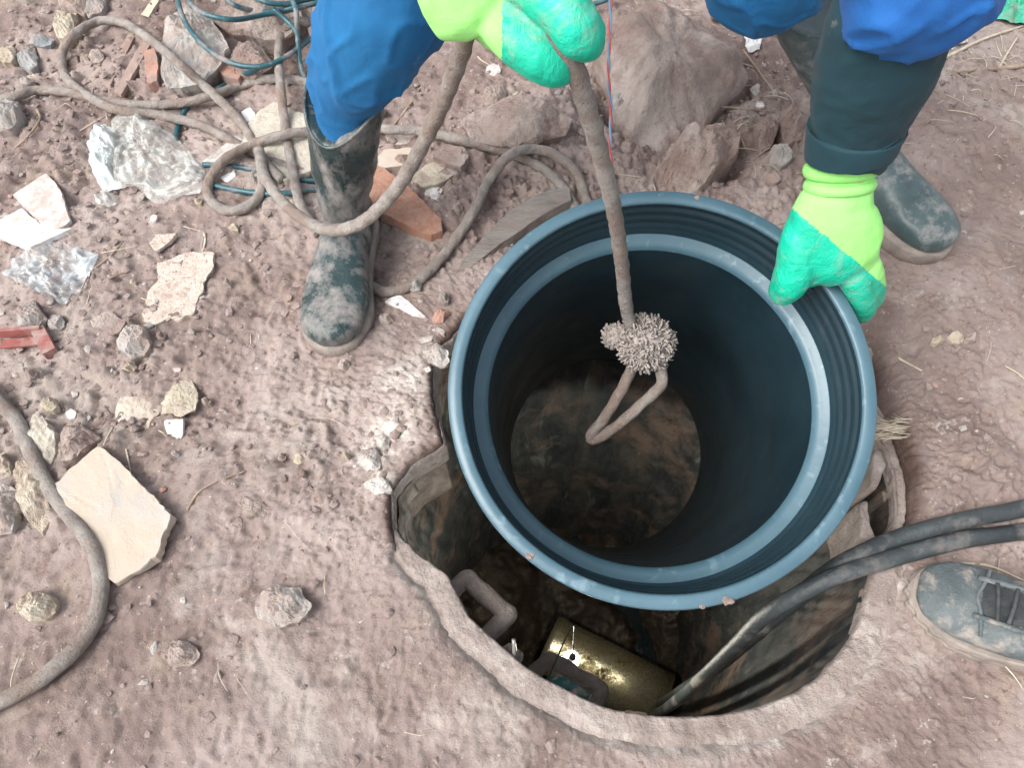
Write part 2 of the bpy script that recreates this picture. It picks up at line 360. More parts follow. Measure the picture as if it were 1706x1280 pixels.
M['suede'] = mat('grey_suede', (.075, .095, .10), (.155, .18, .185), 16, .85, .5, 260, .26, (.33, .30, .27), 26)
M['shoedark'] = mat('black_mesh', (.02, .024, .026), (.06, .065, .068), 40, .7, .5, 400)
M['lace'] = mat('dark_lace', (.035, .042, .044), (.09, .10, .10), 80, .8, .3, 400)
# clear film
def film(name, tint, trans, rough):
    m, t, b = newmat(name); v = coord(t)
    b.inputs['Base Color'].default_value = (*tint, 1); b.inputs['Roughness'].default_value = rough
    L(t, ramp(t, nz(t, v, 14, 7, .75, 2.2), [(.42, (1 - trans,) * 3), (.60, (min(1, 1.6 - trans),) * 3)]), b.inputs['Alpha'])
    c = mix(t, rmp1(t, nz(t, v, 12, 5, .7), .55, .70), tint, (.40, .33, .27)); L(t, c, b.inputs['Base Color'])
    b.inputs['Specular IOR Level'].default_value = .9
    bumpn(t, b, nz(t, v, 45, 6, .6, 1), .6, .004); return m
M['film'] = film('crumpled_clear_film', (.60, .61, .57), .76, .22)
M['film_white'] = film('white_film', (.68, .73, .72), .18, .4)
M['film_blue'] = film('cracked_clear_sheet', (.55, .60, .62), .8, .12)
m, t, b = newmat('lamp_glow'); b.inputs['Emission Color'].default_value = (1, .97, .9, 1); b.inputs['Emission Strength'].default_value = 5; M['lamp'] = m

# ---------------------------------------------------------------- manhole edge
edge_px = [(1462, 560), (1466, 640), (1484, 705), (1512, 762), (1518, 850), (1508, 900), (1503, 960), (1492, 1005), (1470, 1080), (1400, 1168), (1290, 1221), (1190, 1238),
           (1080, 1236), (1000, 1222), (930, 1190), (860, 1150), (800, 1100), (750, 1052), (728, 1010), (708, 975), (684, 955), (660, 925), (648, 880), (650, 820),
           (688, 776), (745, 745)]
ep = []
for q in edge_px:
    p = P(*q); ep.append((math.atan2(p.y - HC[1], p.x - HC[0]) % (2 * math.pi), math.hypot(p.x - HC[0], p.y - HC[1])))
for a in (35, 55, 75, 95, 115, 135, 148): ep.append((math.radians(a), .365))
ep.sort(); EA = np.array([e[0] for e in ep]); ER = np.array([e[1] for e in ep])
NA = 1300
TH = np.linspace(0, 2 * math.pi, NA, endpoint=False)
def r_edge(th):
    r = np.interp(th % (2 * math.pi), EA, ER, period=2 * math.pi)
    return r
R0 = r_edge(TH); K = np.exp(-np.linspace(-2, 2, 15) ** 2); K /= K.sum()
R0 = np.convolve(np.concatenate([R0[-7:], R0, R0[:7]]), K, 'valid')
jx, jy = np.cos(TH) * 3, np.sin(TH) * 3
R0 = R0 + fbm(jx + 9, jy, 5, 4, 3) * np.where((np.degrees(TH) > 200) & (np.degrees(TH) < 345), .0009, .0030)
deg = np.degrees(TH)
collar_m = np.clip((deg - 196) / 10, 0, 1) * np.clip((346 - deg) / 8, 0, 1)       # where the mortar collar shows
def angpx(px, py):
    p = P(px, py); return math.degrees(math.atan2(p.y - HC[1], p.x - HC[0])) % 360
tr0, tr1 = angpx(1505, 905), angpx(1478, 715)
dd_ = (deg - tr0 + 180) % 360 - 180; span = (tr1 - tr0) % 360
trench = np.clip(dd_ / 4 + .5, 0, 1) * np.clip((span - dd_) / 5 + .5, 0, 1)
RI = np.where(deg >= 0, np.minimum(R0 - .004, .358), 0) ; RI = RI * 1.0
RI = np.minimum(R0 - .004, .362 + fbm(jx, jy + 4, 2, 4, 8) * .0020)
RI = np.where((deg > 20) & (collar_m < .5) & (deg < 200), R0 - .004, RI)
RI = np.where(collar_m > 0, RI * (1 - collar_m) + np.minimum(RI, R0 - .031) * collar_m, RI)

# ground sheet: one sheet, from the broken lip of the manhole out to the horizon
rr = [0.0]; stp = .0030
while rr[-1] < 60:
    d = rr[-1]; stp = .0030 + .0022 * min(d, 1.4) / 1.4 if d < 1.5 else stp * 1.12
    rr.append(d + stp)
rr = np.array(rr)
NR = len(rr)
fall = np.exp(-rr / .12)[:, None]
Rg = R0[None, :] * 1.0 + rr[:, None]
Xg = HC[0] + Rg * np.cos(TH)[None, :]; Yg = HC[1] + Rg * np.sin(TH)[None, :]
Zg = H(Xg, Yg)
drop = np.where(collar_m[None, :] > .5, np.exp(-(rr / .0085) ** 1.3)[:, None], np.exp(-(rr / .0032) ** 1.4)[:, None])
Zg = Zg - drop * np.where(collar_m > .5, .0185 + .004 * fbm(jx, jy, 2.4, 3, 44), .009)[None, :]
sk = np.array([-.001, -.002])
skX = np.stack([HC[0] + (R0 - .0015) * np.cos(TH), HC[0] + (R0 + .000) * np.cos(TH)]); skY = np.stack([HC[1] + (R0 - .0015) * np.sin(TH), HC[1] + (R0 + .000) * np.sin(TH)])
skZ = np.stack([-.16 + 0 * TH, -.05 + 0 * TH])
Xa = np.concatenate([skX, Xg]); Ya = np.concatenate([skY, Yg]); Za = np.concatenate([skZ, Zg]); NRR = NR + 2
Vg = np.stack([Xa.ravel(), Ya.ravel(), Za.ravel()], 1)
i, k = np.meshgrid(np.arange(NRR - 1), np.arange(NA), indexing='ij'); k2 = (k + 1) % NA
Fg = np.stack([(i * NA + k).ravel(), ((i + 1) * NA + k).ravel(), ((i + 1) * NA + k2).ravel(), (i * NA + k2).ravel()], 1)
g = mk('ground', Vg, Fg, M['ground'], origin=(0, 0, 0)); tag(g, kind='structure')
x, y = Vg[:, 0], Vg[:, 1]
rad = np.hypot(x - HC[0], y - HC[1]); th_i = np.tile(np.arange(NA), NRR); dist_edge = np.repeat(np.concatenate([[0, 0], rr]), NA)
lime = 1.1 * bump(x, y, 655, 735, .035) + 1.2 * bump(x, y, 610, 765, .022) + 1.0 * bump(x, y, 640, 815, .024) + .9 * bump(x, y, 725, 590, .020) + .8 * bump(x, y, 690, 640, .05) \
    + .6 * bump(x, y, 840, 1200, .03) + .8 * seg(x, y, (1340, 1200), (1440, 1120), .006) + .5 * bump(x, y, 1580, 130, .06) + .35 * bump(x, y, 90, 700, .08) + .5 * bump(x, y, 460, 250, .1)
col = np.tile(collar_m, NRR) * np.exp(-(dist_edge / .010) ** 2) * (.45 + 1.7 * np.maximum(0, fbm(x, y, 6, 3, 61)))
lime = np.clip(lime + 1.2 * col + .9 * seg(x, y, (1020, 1232), (1290, 1232), .012), 0, 1)
wet_shade = np.clip(.8 * seg(x, y, (1020, 190), (1070, 236), .016) + .8 * seg(x, y, (1070, 236), (1170, 212), .016) + .8 * seg(x, y, (1170, 212), (1262, 128), .014) + .7 * seg(x, y, (1110, 322), (1232, 280), .014) + .6 * bump(x, y, 1290, 240, .035) + .9 * np.exp(-(dist_edge / .012) ** 2) * (1 - np.tile(collar_m, NRR)) + .5 * bump(x, y, 1660, 300, .06) + .5 * bump(x, y, 330, 60, .08) + .55 * bump(x, y, 120, 770, .05)  # bands along the boulder and rock bases: contact shade painted in
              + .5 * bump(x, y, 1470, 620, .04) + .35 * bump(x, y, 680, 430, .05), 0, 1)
pale = np.clip(.55 * bump(x, y, 60, 560, .10) + .6 * bump(x, y, 290, 470, .14) * 0 + .5 * bump(x, y, 400, 690, .12) * 0 + .38 * bump(x, y, 230, 680, .05) + .25 * bump(x, y, 120, 620, .2), 0, 1)
pale = pale * np.clip(.5 + fbm(x, y, 14, 4, 77), 0, 1)
for nm, arr in (('lime', lime), ('wet_shade', wet_shade), ('pale', pale)):
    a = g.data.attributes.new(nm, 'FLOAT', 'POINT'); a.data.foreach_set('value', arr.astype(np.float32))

# manhole: collar, shaft wall, floor of mud, water
man = thing('manhole', (HC[0], HC[1], -1.7), 'round open manhole shaft with a broken mortar collar in the mud under the black pipe', 'manhole')
prof = []                               # (radius array, z array)
rw = np.minimum(RI + .021 + fbm(jx, jy, 3, 4, 19) * .005, R0 - .002)
hb_ = H(HC[0] + (R0 + .01) * np.cos(TH), HC[1] + (R0 + .01) * np.sin(TH)); K2 = np.ones(61) / 61; hb_ = np.convolve(np.concatenate([hb_[-30:], hb_, hb_[:30]]), K2, 'valid')
def ledge(r, k):
    return fbm(HC[0] + r * np.cos(TH), HC[1] + r * np.sin(TH), 45, 4, 15 + k * 0) * .0022
prof.append((R0 + .012, np.where(trench > .5, -.118, hb_ - .0135)))
for q in (0, .12, .25, .4, .55, .7, .85, 1.0):
    r_ = (R0 - .0005) * (1 - q) + rw * q
    prof.append((r_, (-.0125 + .0025 * q + hb_) * (1 - trench) - .115 * trench + ledge(r_, 0)))
for q in (.12, .3, .5, .7, .88, .97):
    r_ = rw * (1 - q) + RI * q - (.0003 if q == 0 else 0)
    prof.append((r_, -.010 - .003 * q + hb_ - .012 * trench + ledge(r_, 0)))
prof.append((RI - .0012, -.0165 + hb_ + ledge(RI, 0))); prof.append((RI - .002, -.026 + hb_ + ledge(RI * 1.01, 0))); prof.append((RI - .001, -.046 + 0 * TH))
Vc = np.concatenate([np.stack([HC[0] + a * np.cos(TH), HC[1] + a * np.sin(TH), z], 1) for a, z in prof]); n_ = len(prof)
i, k = np.meshgrid(np.arange(n_ - 1), np.arange(NA), indexing='ij'); k2 = (k + 1) % NA
Fc = np.stack([(i * NA + k).ravel(), (i * NA + k2).ravel(), ((i + 1) * NA + k2).ravel(), ((i + 1) * NA + k).ravel()], 1)
mk('collar', Vc, Fc[:, ::-1].copy(), M['collar'], man)
zs = np.concatenate([np.linspace(-.028, -.5, 96), np.linspace(-.51, -1.72, 90)]); ths = TH[::3]; na = len(ths); RIs = RI[::3]
Rw = []
for z_ in zs:
    fl = (.012 + .085 * np.clip(np.sin(ths), 0, 1)) * min(1, -z_ / .35) - .02 * np.clip((-z_ - .2) / .8, 0, 1)
    q = fbm(np.cos(ths) * 2 + z_ * .8, np.sin(ths) * 2 + z_ * 1.4, 4, 5, 23, .6) * .007 * min(1, .35 + (-z_ - .028) / .1)
    bl = np.clip((-z_ - .03) / .2, 0, 1) * (np.degrees(ths) > 100) * (np.degrees(ths) < 215); RIs_ = RIs * (1 - bl) + .362 * bl
    Rw.append(RIs_ - .003 + fl + np.where(collar_m[::3] > .5, np.maximum(q, .0), q))
Rw = np.array(Rw); Vs = np.stack([(HC[0] + Rw * np.cos(ths)).ravel(), (HC[1] + Rw * np.sin(ths)).ravel(), np.repeat(zs, na)], 1)
i, k = np.meshgrid(np.arange(len(zs) - 1), np.arange(na), indexing='ij'); k2 = (k + 1) % na
Fs = np.stack([(i * na + k).ravel(), ((i + 1) * na + k).ravel(), ((i + 1) * na + k2).ravel(), (i * na + k2).ravel()], 1)
mk('shaft_wall', Vs, Fs, M['shaft'], man)
gx, gy = np.meshgrid(np.linspace(-.55, .95, 190), np.linspace(-.3, 1.25, 190), indexing='ij')
chan = np.abs((gx - .30) + .35 * (gy - .8) + .05 * np.sin(gy * 9))
gz = -1.60 + .22 * np.clip((.10 - gx) / .30, 0, 1) + .10 * np.clip((gx - .42) / .3, 0, 1) + fbm(gx, gy, 7, 5, 33, .6) * .03 - .07 * np.exp(-(chan / .055) ** 2) - .09 * np.exp(-(((gx - .15) ** 2 + (gy - .22) ** 2) / .22 ** 2))
gz = gz + .10 * np.clip((gy - .75) / .3, 0, 1)
Vf = np.stack([gx.ravel(), gy.ravel(), gz.ravel()], 1); i, k = np.meshgrid(np.arange(189), np.arange(189), indexing='ij')
Ff = np.stack([(i * 190 + k).ravel(), ((i + 1) * 190 + k).ravel(), ((i + 1) * 190 + k + 1).ravel(), (i * 190 + k + 1).ravel()], 1)
mk('mud_floor', Vf, Ff, M['shaftmud'], man)
a_ = np.linspace(0, 2 * math.pi, 64, endpoint=False)
mk('water', [(HC[0] + .7 * math.cos(a), HC[1] + .7 * math.sin(a), -1.63) for a in a_], [tuple(range(64))], M['water'], man)
# iron steps built into the wall
def step(pA, pB, la, lb, Z, r):
    A, B = P(*pA, Z), P(*pB, Z); a0, b0 = P(*la, Z - .005), P(*lb, Z - .005)
    ea = a0 + (a0 - A) * .8; eb = b0 + (b0 - B) * .8
    kA, kB = A + (B - A) * .12, B + (A - B) * .12
    pts = [ea, a0, A + (a0 - A) * .22, A.lerp(kA, .35), kA, (A + B) / 2, kB, B.lerp(kB, .35), B + (b0 - B) * .22, b0, eb]
    return tube(pts, r, 12, 4, .25, fs=45)
mk('step_iron', *step((775, 963), (848, 1025), (738, 1005), (803, 1068), -.10, .0135), M['rust'], man)
mk('step_iron', *step((915, 1098), (1003, 1150), (885, 1128), (985, 1195), -.36, .0135), M['rust'], man)

# ---------------------------------------------------------------- stones, slabs and litter
def resample(poly, n):
    poly = [np.array(p[:2], float) for p in poly]; m = len(poly); d = [np.linalg.norm(poly[(i + 1) % m] - poly[i]) for i in range(m)]; T = sum(d); out = []
    for k in range(n):
        s = T * k / n; i = 0
        while s > d[i] and i < m - 1: s -= d[i]; i += 1
        out.append(poly[i] + (poly[(i + 1) % m] - poly[i]) * min(1, s / d[i]))
    return out
def shape(poly_px, h, kind='rock', seed=0, tilt=(0, 0), lift=0, jag=.003, n=None, rings=None):
    c_px = (sum(p[0] for p in poly_px) / len(poly_px), sum(p[1] for p in poly_px) / len(poly_px))
    g0 = G(*c_px); zb = hz(g0.x, g0.y) + lift - (.25 * h if kind == 'slab' and lift == 0 else 0); wp = [P(px, py, zb + h * (.5 if kind == 'rock' else .9)) for px, py in poly_px]
    n = n or max(26, min(120, int(sum((wp[i] - wp[i - 1]).length for i in range(len(wp))) / (.0042 if kind == 'rock' else .006))))
    out = resample(wp, n); c = np.mean(out, 0)
    sz = math.sqrt(max(1e-6, np.ptp([o[0] for o in out]) * np.ptp([o[1] for o in out])))
    rs = random.Random(int(seed * 31 + len(poly_px))); R_ = sz / 2
    planes = [(a + rs.uniform(-.35, .35), rs.uniform(.50, 1.0), rs.uniform(.7, 2.2)) for a in (0, .8, 1.6, 2.4, 3.2, 4.0, 4.8, 5.6)]
    tz = (rs.uniform(-.16, .16), rs.uniform(-.16, .16))
    if kind == 'rock': prof = [(.90, -.6), (.95, -.15), (1.01, .35), (.99, .75)] + [(q, 1.0) for q in (.96, .93, .89, .84, .78, .71, .63, .55, .46, .37, .28, .19, .10)]
    else: prof = [(.99, -.15), (1.0, .1), (1.0, .86), (.99, 1.0), (.90, 1.0), (.7, 1.0), (.45, 1.0), (.2, 1.0)]
    V, F = [], []
    for s, zz in prof:
        for k, o in enumerate(out):
            o = np.array(o); dr = (o - c) / (np.linalg.norm(o - c) + 1e-6)
            p = c + (o - c) * s
            j = mn.noise(Vector((o[0] * 60, o[1] * 60, seed + zz * .4))) * jag + mn.noise(Vector((o[0] * 170, o[1] * 170, seed + zz))) * jag * .5
            p = p + dr * j * (1 if s > .8 else .2)
            if kind == 'rock':
                u = (p - c) / R_; q = Vector((p[0], p[1], seed * .37))
                top = 1.0 + u[0] * tz[0] + u[1] * tz[1]
                for a_, d_, s_ in planes: top = min(top, (d_ - u[0] * math.cos(a_) - u[1] * math.sin(a_)) * s_ + .62)
                top = max(top, .42)
                top += mn.noise(q * (3 / sz)) * .16 + (abs(mn.noise(q * (7 / sz))) - .2) * .16 + (mn.noise(q * (16 / sz)) * .07 + mn.noise(q * 160) * .03) * (1 if s < .99 else .5)
                z = zb + h * (top if zz > .9 else min(zz, top) if zz > 0 else zz)
                if zz <= .5: p = p + dr * mn.noise(q * (5 / sz) + Vector((0, 0, zz * 3))) * .05 * sz
            else:
                z = zb + h * zz
                if zz >= .82 and s < .95: z += mn.noise(Vector((p[0] * 50, p[1] * 50, seed))) * .0012
            z += ((p[0] - c[0]) * tilt[0] + (p[1] - c[1]) * tilt[1]) * (1 if zz > 0 else .3)
            V.append(Vector((p[0], p[1], z)))
    m = len(prof)
    for i in range(m - 1):
        for k in range(n): k2 = (k + 1) % n; F.append((i * n + k, i * n + k2, (i + 1) * n + k2, (i + 1) * n + k))
    F.append(tuple((m - 1) * n + k for k in range(n)))
    return V, F
def rock(name, label, cat, poly, h, mt, seed=0, **kw):
    V, F = shape(poly, h, 'rock', seed, **kw); o = mk(name, V, F, M[mt], smooth=False); return tag(o, label, cat)
def slab(name, label, cat, poly, h, mt, seed=0, **kw):
    V, F = shape(poly, h, 'slab', seed, **kw); o = mk(name, V, F, M[mt], smooth=False); return tag(o, label, cat)
def ell(cx, cy, rx, ry, n=12, a0=0):
    return [(cx + rx * math.cos(2 * math.pi * i / n + a0) * (1 + .08 * math.sin(i * 2.3)), cy + ry * math.sin(2 * math.pi * i / n + a0) * (1 + .08 * math.cos(i * 3.1))) for i in range(n)]

rock('boulder', 'big flat brown boulder behind the pipe, between the twisted wire and the right boot', 'rock',
     [(985, 95), (1010, 62), (1070, 48), (1120, 38), (1165, 38), (1205, 60), (1252, 108), (1205, 150), (1180, 178), (1145, 208), (1100, 228), (1062, 214), (1030, 190), (1018, 140)], .105, 'rock', 3, tilt=(-.12, .25), n=170)
bpy.data.objects['boulder'].data.polygons.foreach_set('use_smooth', [True] * len(bpy.data.objects['boulder'].data.polygons))
rock('rock', 'brown rock just behind the pipe rim, below the big boulder', 'rock',
     [(1095, 270), (1110, 245), (1150, 222), (1200, 215), (1234, 226), (1226, 260), (1190, 290), (1150, 313), (1105, 300)], .075, 'rock', 8, tilt=(.1, .2))
rock('stone', 'small blue grey stone tucked against the left side of the big boulder', 'stone', [(1018, 150), (1035, 145), (1056, 166), (1048, 195), (1030, 205), (1018, 190)], .045, 'slate', 5)
rock('stone', 'flat mud covered stone to the left of the hanging rope', 'stone', [(765, 195), (820, 172), (880, 168), (955, 195), (940, 220), (860, 242), (790, 230)], .035, 'rock', 12)
rock('stone', 'small squared brown stone between the rope loop and the raised glove', 'stone', [(803, 172), (812, 142), (838, 138), (845, 160), (828, 178)], .02, 'rock', 14)
rock('stone', 'tan stone between the brown rock and the right boot, nearest the brown rock', 'stone', [(1255, 225), (1262, 198), (1285, 192), (1297, 210), (1288, 240), (1268, 250)], .045, 'rock', 16)
rock('stone', 'tan stone right against the right boot shaft', 'stone', [(1300, 205), (1305, 180), (1330, 172), (1345, 195), (1338, 225), (1315, 238)], .05, 'rock', 17)
rock('stone', 'angular grey stone just left of the lime cuff of the glove on the pipe', 'stone', [(1280, 255), (1290, 238), (1318, 240), (1325, 258), (1305, 275), (1286, 270)], .035, 'rock_grey', 18)
rock('stone', 'small tan stone beside the wire under the big boulder', 'stone', [(1018, 212), (1030, 203), (1045, 220), (1035, 232), (1020, 228)], .025, 'beige', 19)
rock('stone', 'small round brown stone left of the brown rock behind the rim', 'stone', ell(1048, 243, 14, 10), .02, 'rock', 20)
rock('pebble', 'white pebble beside the stick near the right boot', 'pebble', ell(1262, 148, 11, 11), .016, 'white', 21)
rock('pebble', 'tan pebble lying alone on the mud below the right boot', 'pebble', ell(1593, 562, 12, 9), .012, 'beige', 22)
rock('stone_chip', 'tiny white chip on bare mud at the right edge', 'stone chip', ell(1605, 715, 7, 8, 7), .007, 'white', 23)
# left side
slab('tile_shard', 'dusty white tile shard leaning on the cleaner white tile', 'tile shard', [(20, 322), (76, 286), (100, 315), (119, 370), (112, 378), (78, 387)], .008, 'tile_dirty', 31, lift=.010, tilt=(.05, -.02))
slab('tile_shard', 'clean white tile shard under the dusty one at the left edge', 'tile shard', [(-12, 372), (36, 347), (82, 387), (122, 380), (50, 413), (35, 410), (-12, 392)], .009, 'tile', 32)
slab('plaster_slab', 'broken cream plaster slab with ragged edges left of the muddy boot', 'plaster', [(262, 438), (300, 424), (358, 418), (355, 445), (338, 470), (333, 495), (322, 525), (285, 534), (240, 538), (238, 510), (243, 490), (262, 472)], .010, 'plaster', 33, jag=.007)
slab('plaster_flake', 'small cream plaster flake just above the broken plaster slab', 'plaster', [(247, 405), (262, 392), (294, 388), (285, 402), (262, 417), (250, 412)], .006, 'plaster', 34, jag=.004)
slab('stone_chip', 'pale blue broken stone touching the round grey stone', 'stone', [(150, 535), (180, 517), (212, 537), (200, 552), (182, 560), (172, 548), (152, 545)], .012, 'slate', 35)
bpy.data.objects['stone_chip.001'].data.materials[0] = M['rock_grey']
rock('stone', 'round grey stone below the plaster slab', 'stone', ell(223, 567, 28, 27, 14), .028, 'rock_grey', 36)
rock('stone', 'pale grey stone above the red plastic channel', 'stone', [(25, 538), (40, 505), (55, 498), (76, 528), (66, 542), (40, 545)], .025, 'rock_grey', 37)
rock('stone', 'small pale stone at the right end of the red plastic channel', 'stone', ell(92, 536, 15, 13), .015, 'rock_grey', 38)
rock('stone', 'flat pinkish stone half buried beside the white shard', 'stone', [(268, 668), (288, 636), (320, 630), (327, 655), (325, 682), (300, 693), (270, 688)], .010, 'beige', 39)
bpy.data.objects[[o.name for o in bpy.data.objects if o.name.startswith('stone')][-1]].data.materials[0] = M['rock']
slab('tile_shard', 'small white tile shard pointing down on bare mud', 'tile shard', [(272, 700), (306, 698), (304, 728), (292, 742), (284, 740)], .006, 'tile', 40, jag=.001)
rock('stone', 'dusty pale stone sunk in the mud left of the pinkish stone', 'stone', [(192, 700), (200, 665), (222, 642), (245, 640), (268, 690), (245, 715), (214, 752)], .014, 'slab', 41)
rock('plaster_chunk', 'cream plaster chunk beside the old hose', 'plaster', [(47, 705), (60, 684), (78, 700), (96, 725), (96, 755), (84, 776), (68, 760), (55, 735)], .022, 'cream', 42, jag=.006)
rock('stone', 'brown wedge shaped stone between plaster chunk and pale slab', 'stone', [(97, 722), (120, 702), (168, 728), (150, 742), (128, 765), (104, 770)], .03, 'rock', 43, tilt=(0, -.15))
slab('paving_slab', 'pale grey slab with a rounded corner at lower left', 'slab', [(93, 806), (150, 751), (163, 744), (175, 746), (285, 858), (262, 930), (190, 975), (130, 890)], .014, 'slab', 44, jag=.0045)
rock('stone', 'long beige stone left of the old hose', 'stone', [(20, 785), (25, 768), (42, 766), (66, 795), (82, 822), (86, 862), (70, 890), (48, 870), (30, 820)], .028, 'beige', 45)
rock('pebble', 'yellow cubic pebble above the cream plaster chunk', 'pebble', [(68, 672), (74, 663), (90, 662), (95, 676), (88, 684), (72, 684)], .014, 'beige', 46)
rock('stone', 'grey stone at the left edge beside the long beige stone', 'stone', [(-14, 815), (5, 805), (30, 820), (32, 850), (18, 885), (-10, 890)], .03, 'rock_grey', 47)
rock('stone', 'small yellow brown stone at the left edge above the beige stone', 'stone', [(-6, 760), (6, 752), (20, 770), (18, 790), (2, 800)], .02, 'beige', 48)
rock('stone', 'grey stone at the left edge beside the first bend of the rope', 'stone', [(-12, 172), (8, 163), (30, 168), (34, 192), (16, 214), (-8, 215)], .035, 'rock_grey', 49)
# upper left rubble
rock('rock_slab', 'big flat grey rock under the teal hose, its rounded end to the left', 'rock', [(265, 118), (272, 75), (288, 22), (315, 8), (350, 30), (372, 60), (380, 78), (366, 100), (330, 132), (275, 136)], .045, 'rock_grey', 51, tilt=(.05, .05))
rock('rock_slab', 'brown flat rock under the coils of teal hose, left of the blue trouser leg', 'rock', [(352, 28), (375, -12), (490, -15), (506, 30), (468, 60), (420, 50), (380, 45)], .05, 'rock', 52, tilt=(0, .1))
rock('rock', 'brown pointed rock between the flat grey rock and the rope upright', 'rock', [(378, 100), (398, 66), (440, 84), (455, 104), (424, 124), (392, 118)], .04, 'rock', 53)
slab('brick_piece', 'dull red brick piece beside the bottom end of the flat grey rock', 'brick', [(354, 104), (372, 98), (405, 122), (398, 133), (372, 128)], .022, 'brick', 54)
slab('brick_piece', 'bright orange brick fragment left of the flat grey rock', 'brick', [(240, 86), (258, 80), (263, 100), (262, 136), (246, 140), (242, 112)], .018, 'brick', 55)
slab('wood_strip', 'cream split wood strip near the top left corner', 'wood strip', [(230, 30), (258, -8), (270, -8), (243, 36)], .008, 'straw', 56, jag=.001)
slab('brick_strip', 'thin red brick strip, the left one of the pair inside the rope loop', 'brick strip', [(172, 138), (220, 44), (229, 50), (182, 146)], .006, 'strip', 57, jag=.001)
slab('brick_strip', 'brown red strip, the right one of the pair inside the rope loop', 'brick strip', [(190, 152), (240, 62), (254, 68), (202, 158)], .008, 'strip', 58, jag=.001)
rock('stone', 'yellowish block of stone near the top left', 'stone', [(92, 56), (94, 20), (126, 18), (128, 30), (120, 52), (104, 62)], .03, 'beige', 59)
rock('stone', 'blue grey squarish stone left of the rope loop', 'stone', [(30, 80), (40, 72), (62, 78), (60, 108), (50, 114), (32, 108)], .02, 'slate', 60)
rock('slate_piece', 'dark thin slate above the squarish stone left of the rope loop', 'slate', [(38, 66), (50, 55), (90, 64), (86, 74), (60, 76)], .012, 'slate', 61)
rock('rock_slab', 'brown slab at the top edge, left of the wood strip', 'rock', [(95, -10), (150, -12), (148, 14), (140, 24), (100, 12)], .03, 'rock', 62)
rock('stone', 'grey blue stone at the top edge beside the brown slab', 'stone', [(150, -12), (180, -12), (172, 14), (146, 28), (144, 18)], .02, 'slate', 63)
rock('stone', 'tan stone at the far left between slate and top corner', 'stone', ell(10, 88, 16, 14), .02, 'beige', 64)
rock('stone', 'round brown stone inside the rope loop, upper one', 'stone', ell(160, 92, 13, 12), .015, 'rock', 65)
rock('stone', 'flat brown stone inside the rope loop, lower one', 'stone', ell(122, 100, 10, 13), .012, 'rock', 66)
rock('stone', 'pale pink stone below the squarish blue grey one', 'stone', ell(55, 132, 20, 13), .015, 'beige', 67)
slab('plaster_slab', 'large pale plaster slab behind the muddy boot, crossed by rope', 'plaster', [(408, 212), (432, 184), (458, 170), (490, 185), (545, 200), (552, 270), (508, 290), (470, 302), (448, 262), (400, 240)], .016, 'cream', 68, jag=.005)
slab('plaster_strip', 'narrow white plaster strip between plastic bag and small rope loop', 'plaster', [(336, 270), (360, 252), (392, 226), (412, 238), (400, 262), (352, 277)], .008, 'white', 69)
rock('stone', 'grey cube shaped stone inside the small rope loop', 'stone', [(398, 296), (412, 288), (432, 296), (430, 314), (404, 316)], .02, 'rock_grey', 70)
slab('litter', 'pale blue scrap of plastic in the small rope loop', 'litter', [(366, 296), (390, 282), (394, 292), (380, 304)], .003, 'paper', 71)
slab('litter', 'bright white scrap on top of the pale plaster slab', 'litter', [(402, 186), (416, 178), (428, 194), (412, 206)], .004, 'paper', 72, lift=.006)
# middle
slab('wood_piece', 'salmon orange split wood just right of the muddy boot', 'wood', [(606, 340), (616, 276), (640, 284), (690, 320), (735, 362), (737, 380), (716, 389), (690, 380), (650, 362)], .020, 'wood', 81, tilt=(-.05, .06))
slab('rubble_slab', 'pale stone slab touching the boot just below the rope', 'stone slab', [(628, 262), (640, 250), (684, 246), (700, 262), (668, 276), (630, 282)], .012, 'slab', 82)
slab('rubble_slab', 'whitish slab under the ground rope right of the boot', 'stone slab', [(640, 226), (660, 212), (712, 232), (700, 244), (650, 244)], .012, 'plaster', 83)
slab('rubble_slab', 'pinkish angular slab to the right of the orange wood', 'stone slab', [(684, 296), (712, 272), (728, 268), (762, 288), (740, 304), (702, 312)], .014, 'beige', 84)
slab('rubble_slab', 'brown pink slab above the pinkish one beside the hanging rope', 'stone slab', [(722, 262), (736, 240), (772, 244), (782, 262), (768, 278), (752, 276)], .014, 'rock', 85)
slab('tile_shard', 'little white shard right of the orange wood', 'tile shard', [(704, 318), (726, 308), (738, 316), (728, 336), (716, 334)], .006, 'tile_dirty', 86)
slab('tile_shard', 'pointed triangular tile shard beside the toe of the muddy boot', 'tile shard', [(641, 503), (650, 496), (666, 491), (711, 529), (690, 526)], .006, 'tile', 87, jag=.0008)
rock('brick_chip', 'small red brick chip between the triangular shard and the pipe', 'brick', [(720, 530), (724, 518), (742, 514), (750, 522), (738, 536), (724, 538)], .014, 'brick', 88)
rock('plaster_chunk', 'white crumbly plaster lump beside the left wall of the pipe', 'plaster', [(706, 586), (714, 572), (728, 570), (744, 582), (748, 598), (738, 611), (726, 604), (716, 604)], .014, 'white', 89, jag=.006)
slab('plaster_flake', 'long white flake just above the white plaster lump', 'plaster', [(698, 567), (704, 562), (722, 560), (720, 568), (702, 572)], .004, 'white', 90)
slab('plaster_flake', 'short white flake below the red brick chip', 'plaster', [(720, 549), (728, 545), (742, 553), (740, 559)], .004, 'white', 91)
slab('plaster_flake', 'tiny white flake below the white plaster lump', 'plaster', [(706, 614), (714, 609), (719, 616), (712, 621)], .004, 'white', 92)
rock('plaster_chunk', 'larger white lime lump near the broken left lip of the manhole', 'plaster', [(596, 770), (604, 752), (622, 748), (636, 762), (630, 778), (610, 784)], .016, 'white', 93, jag=.006)
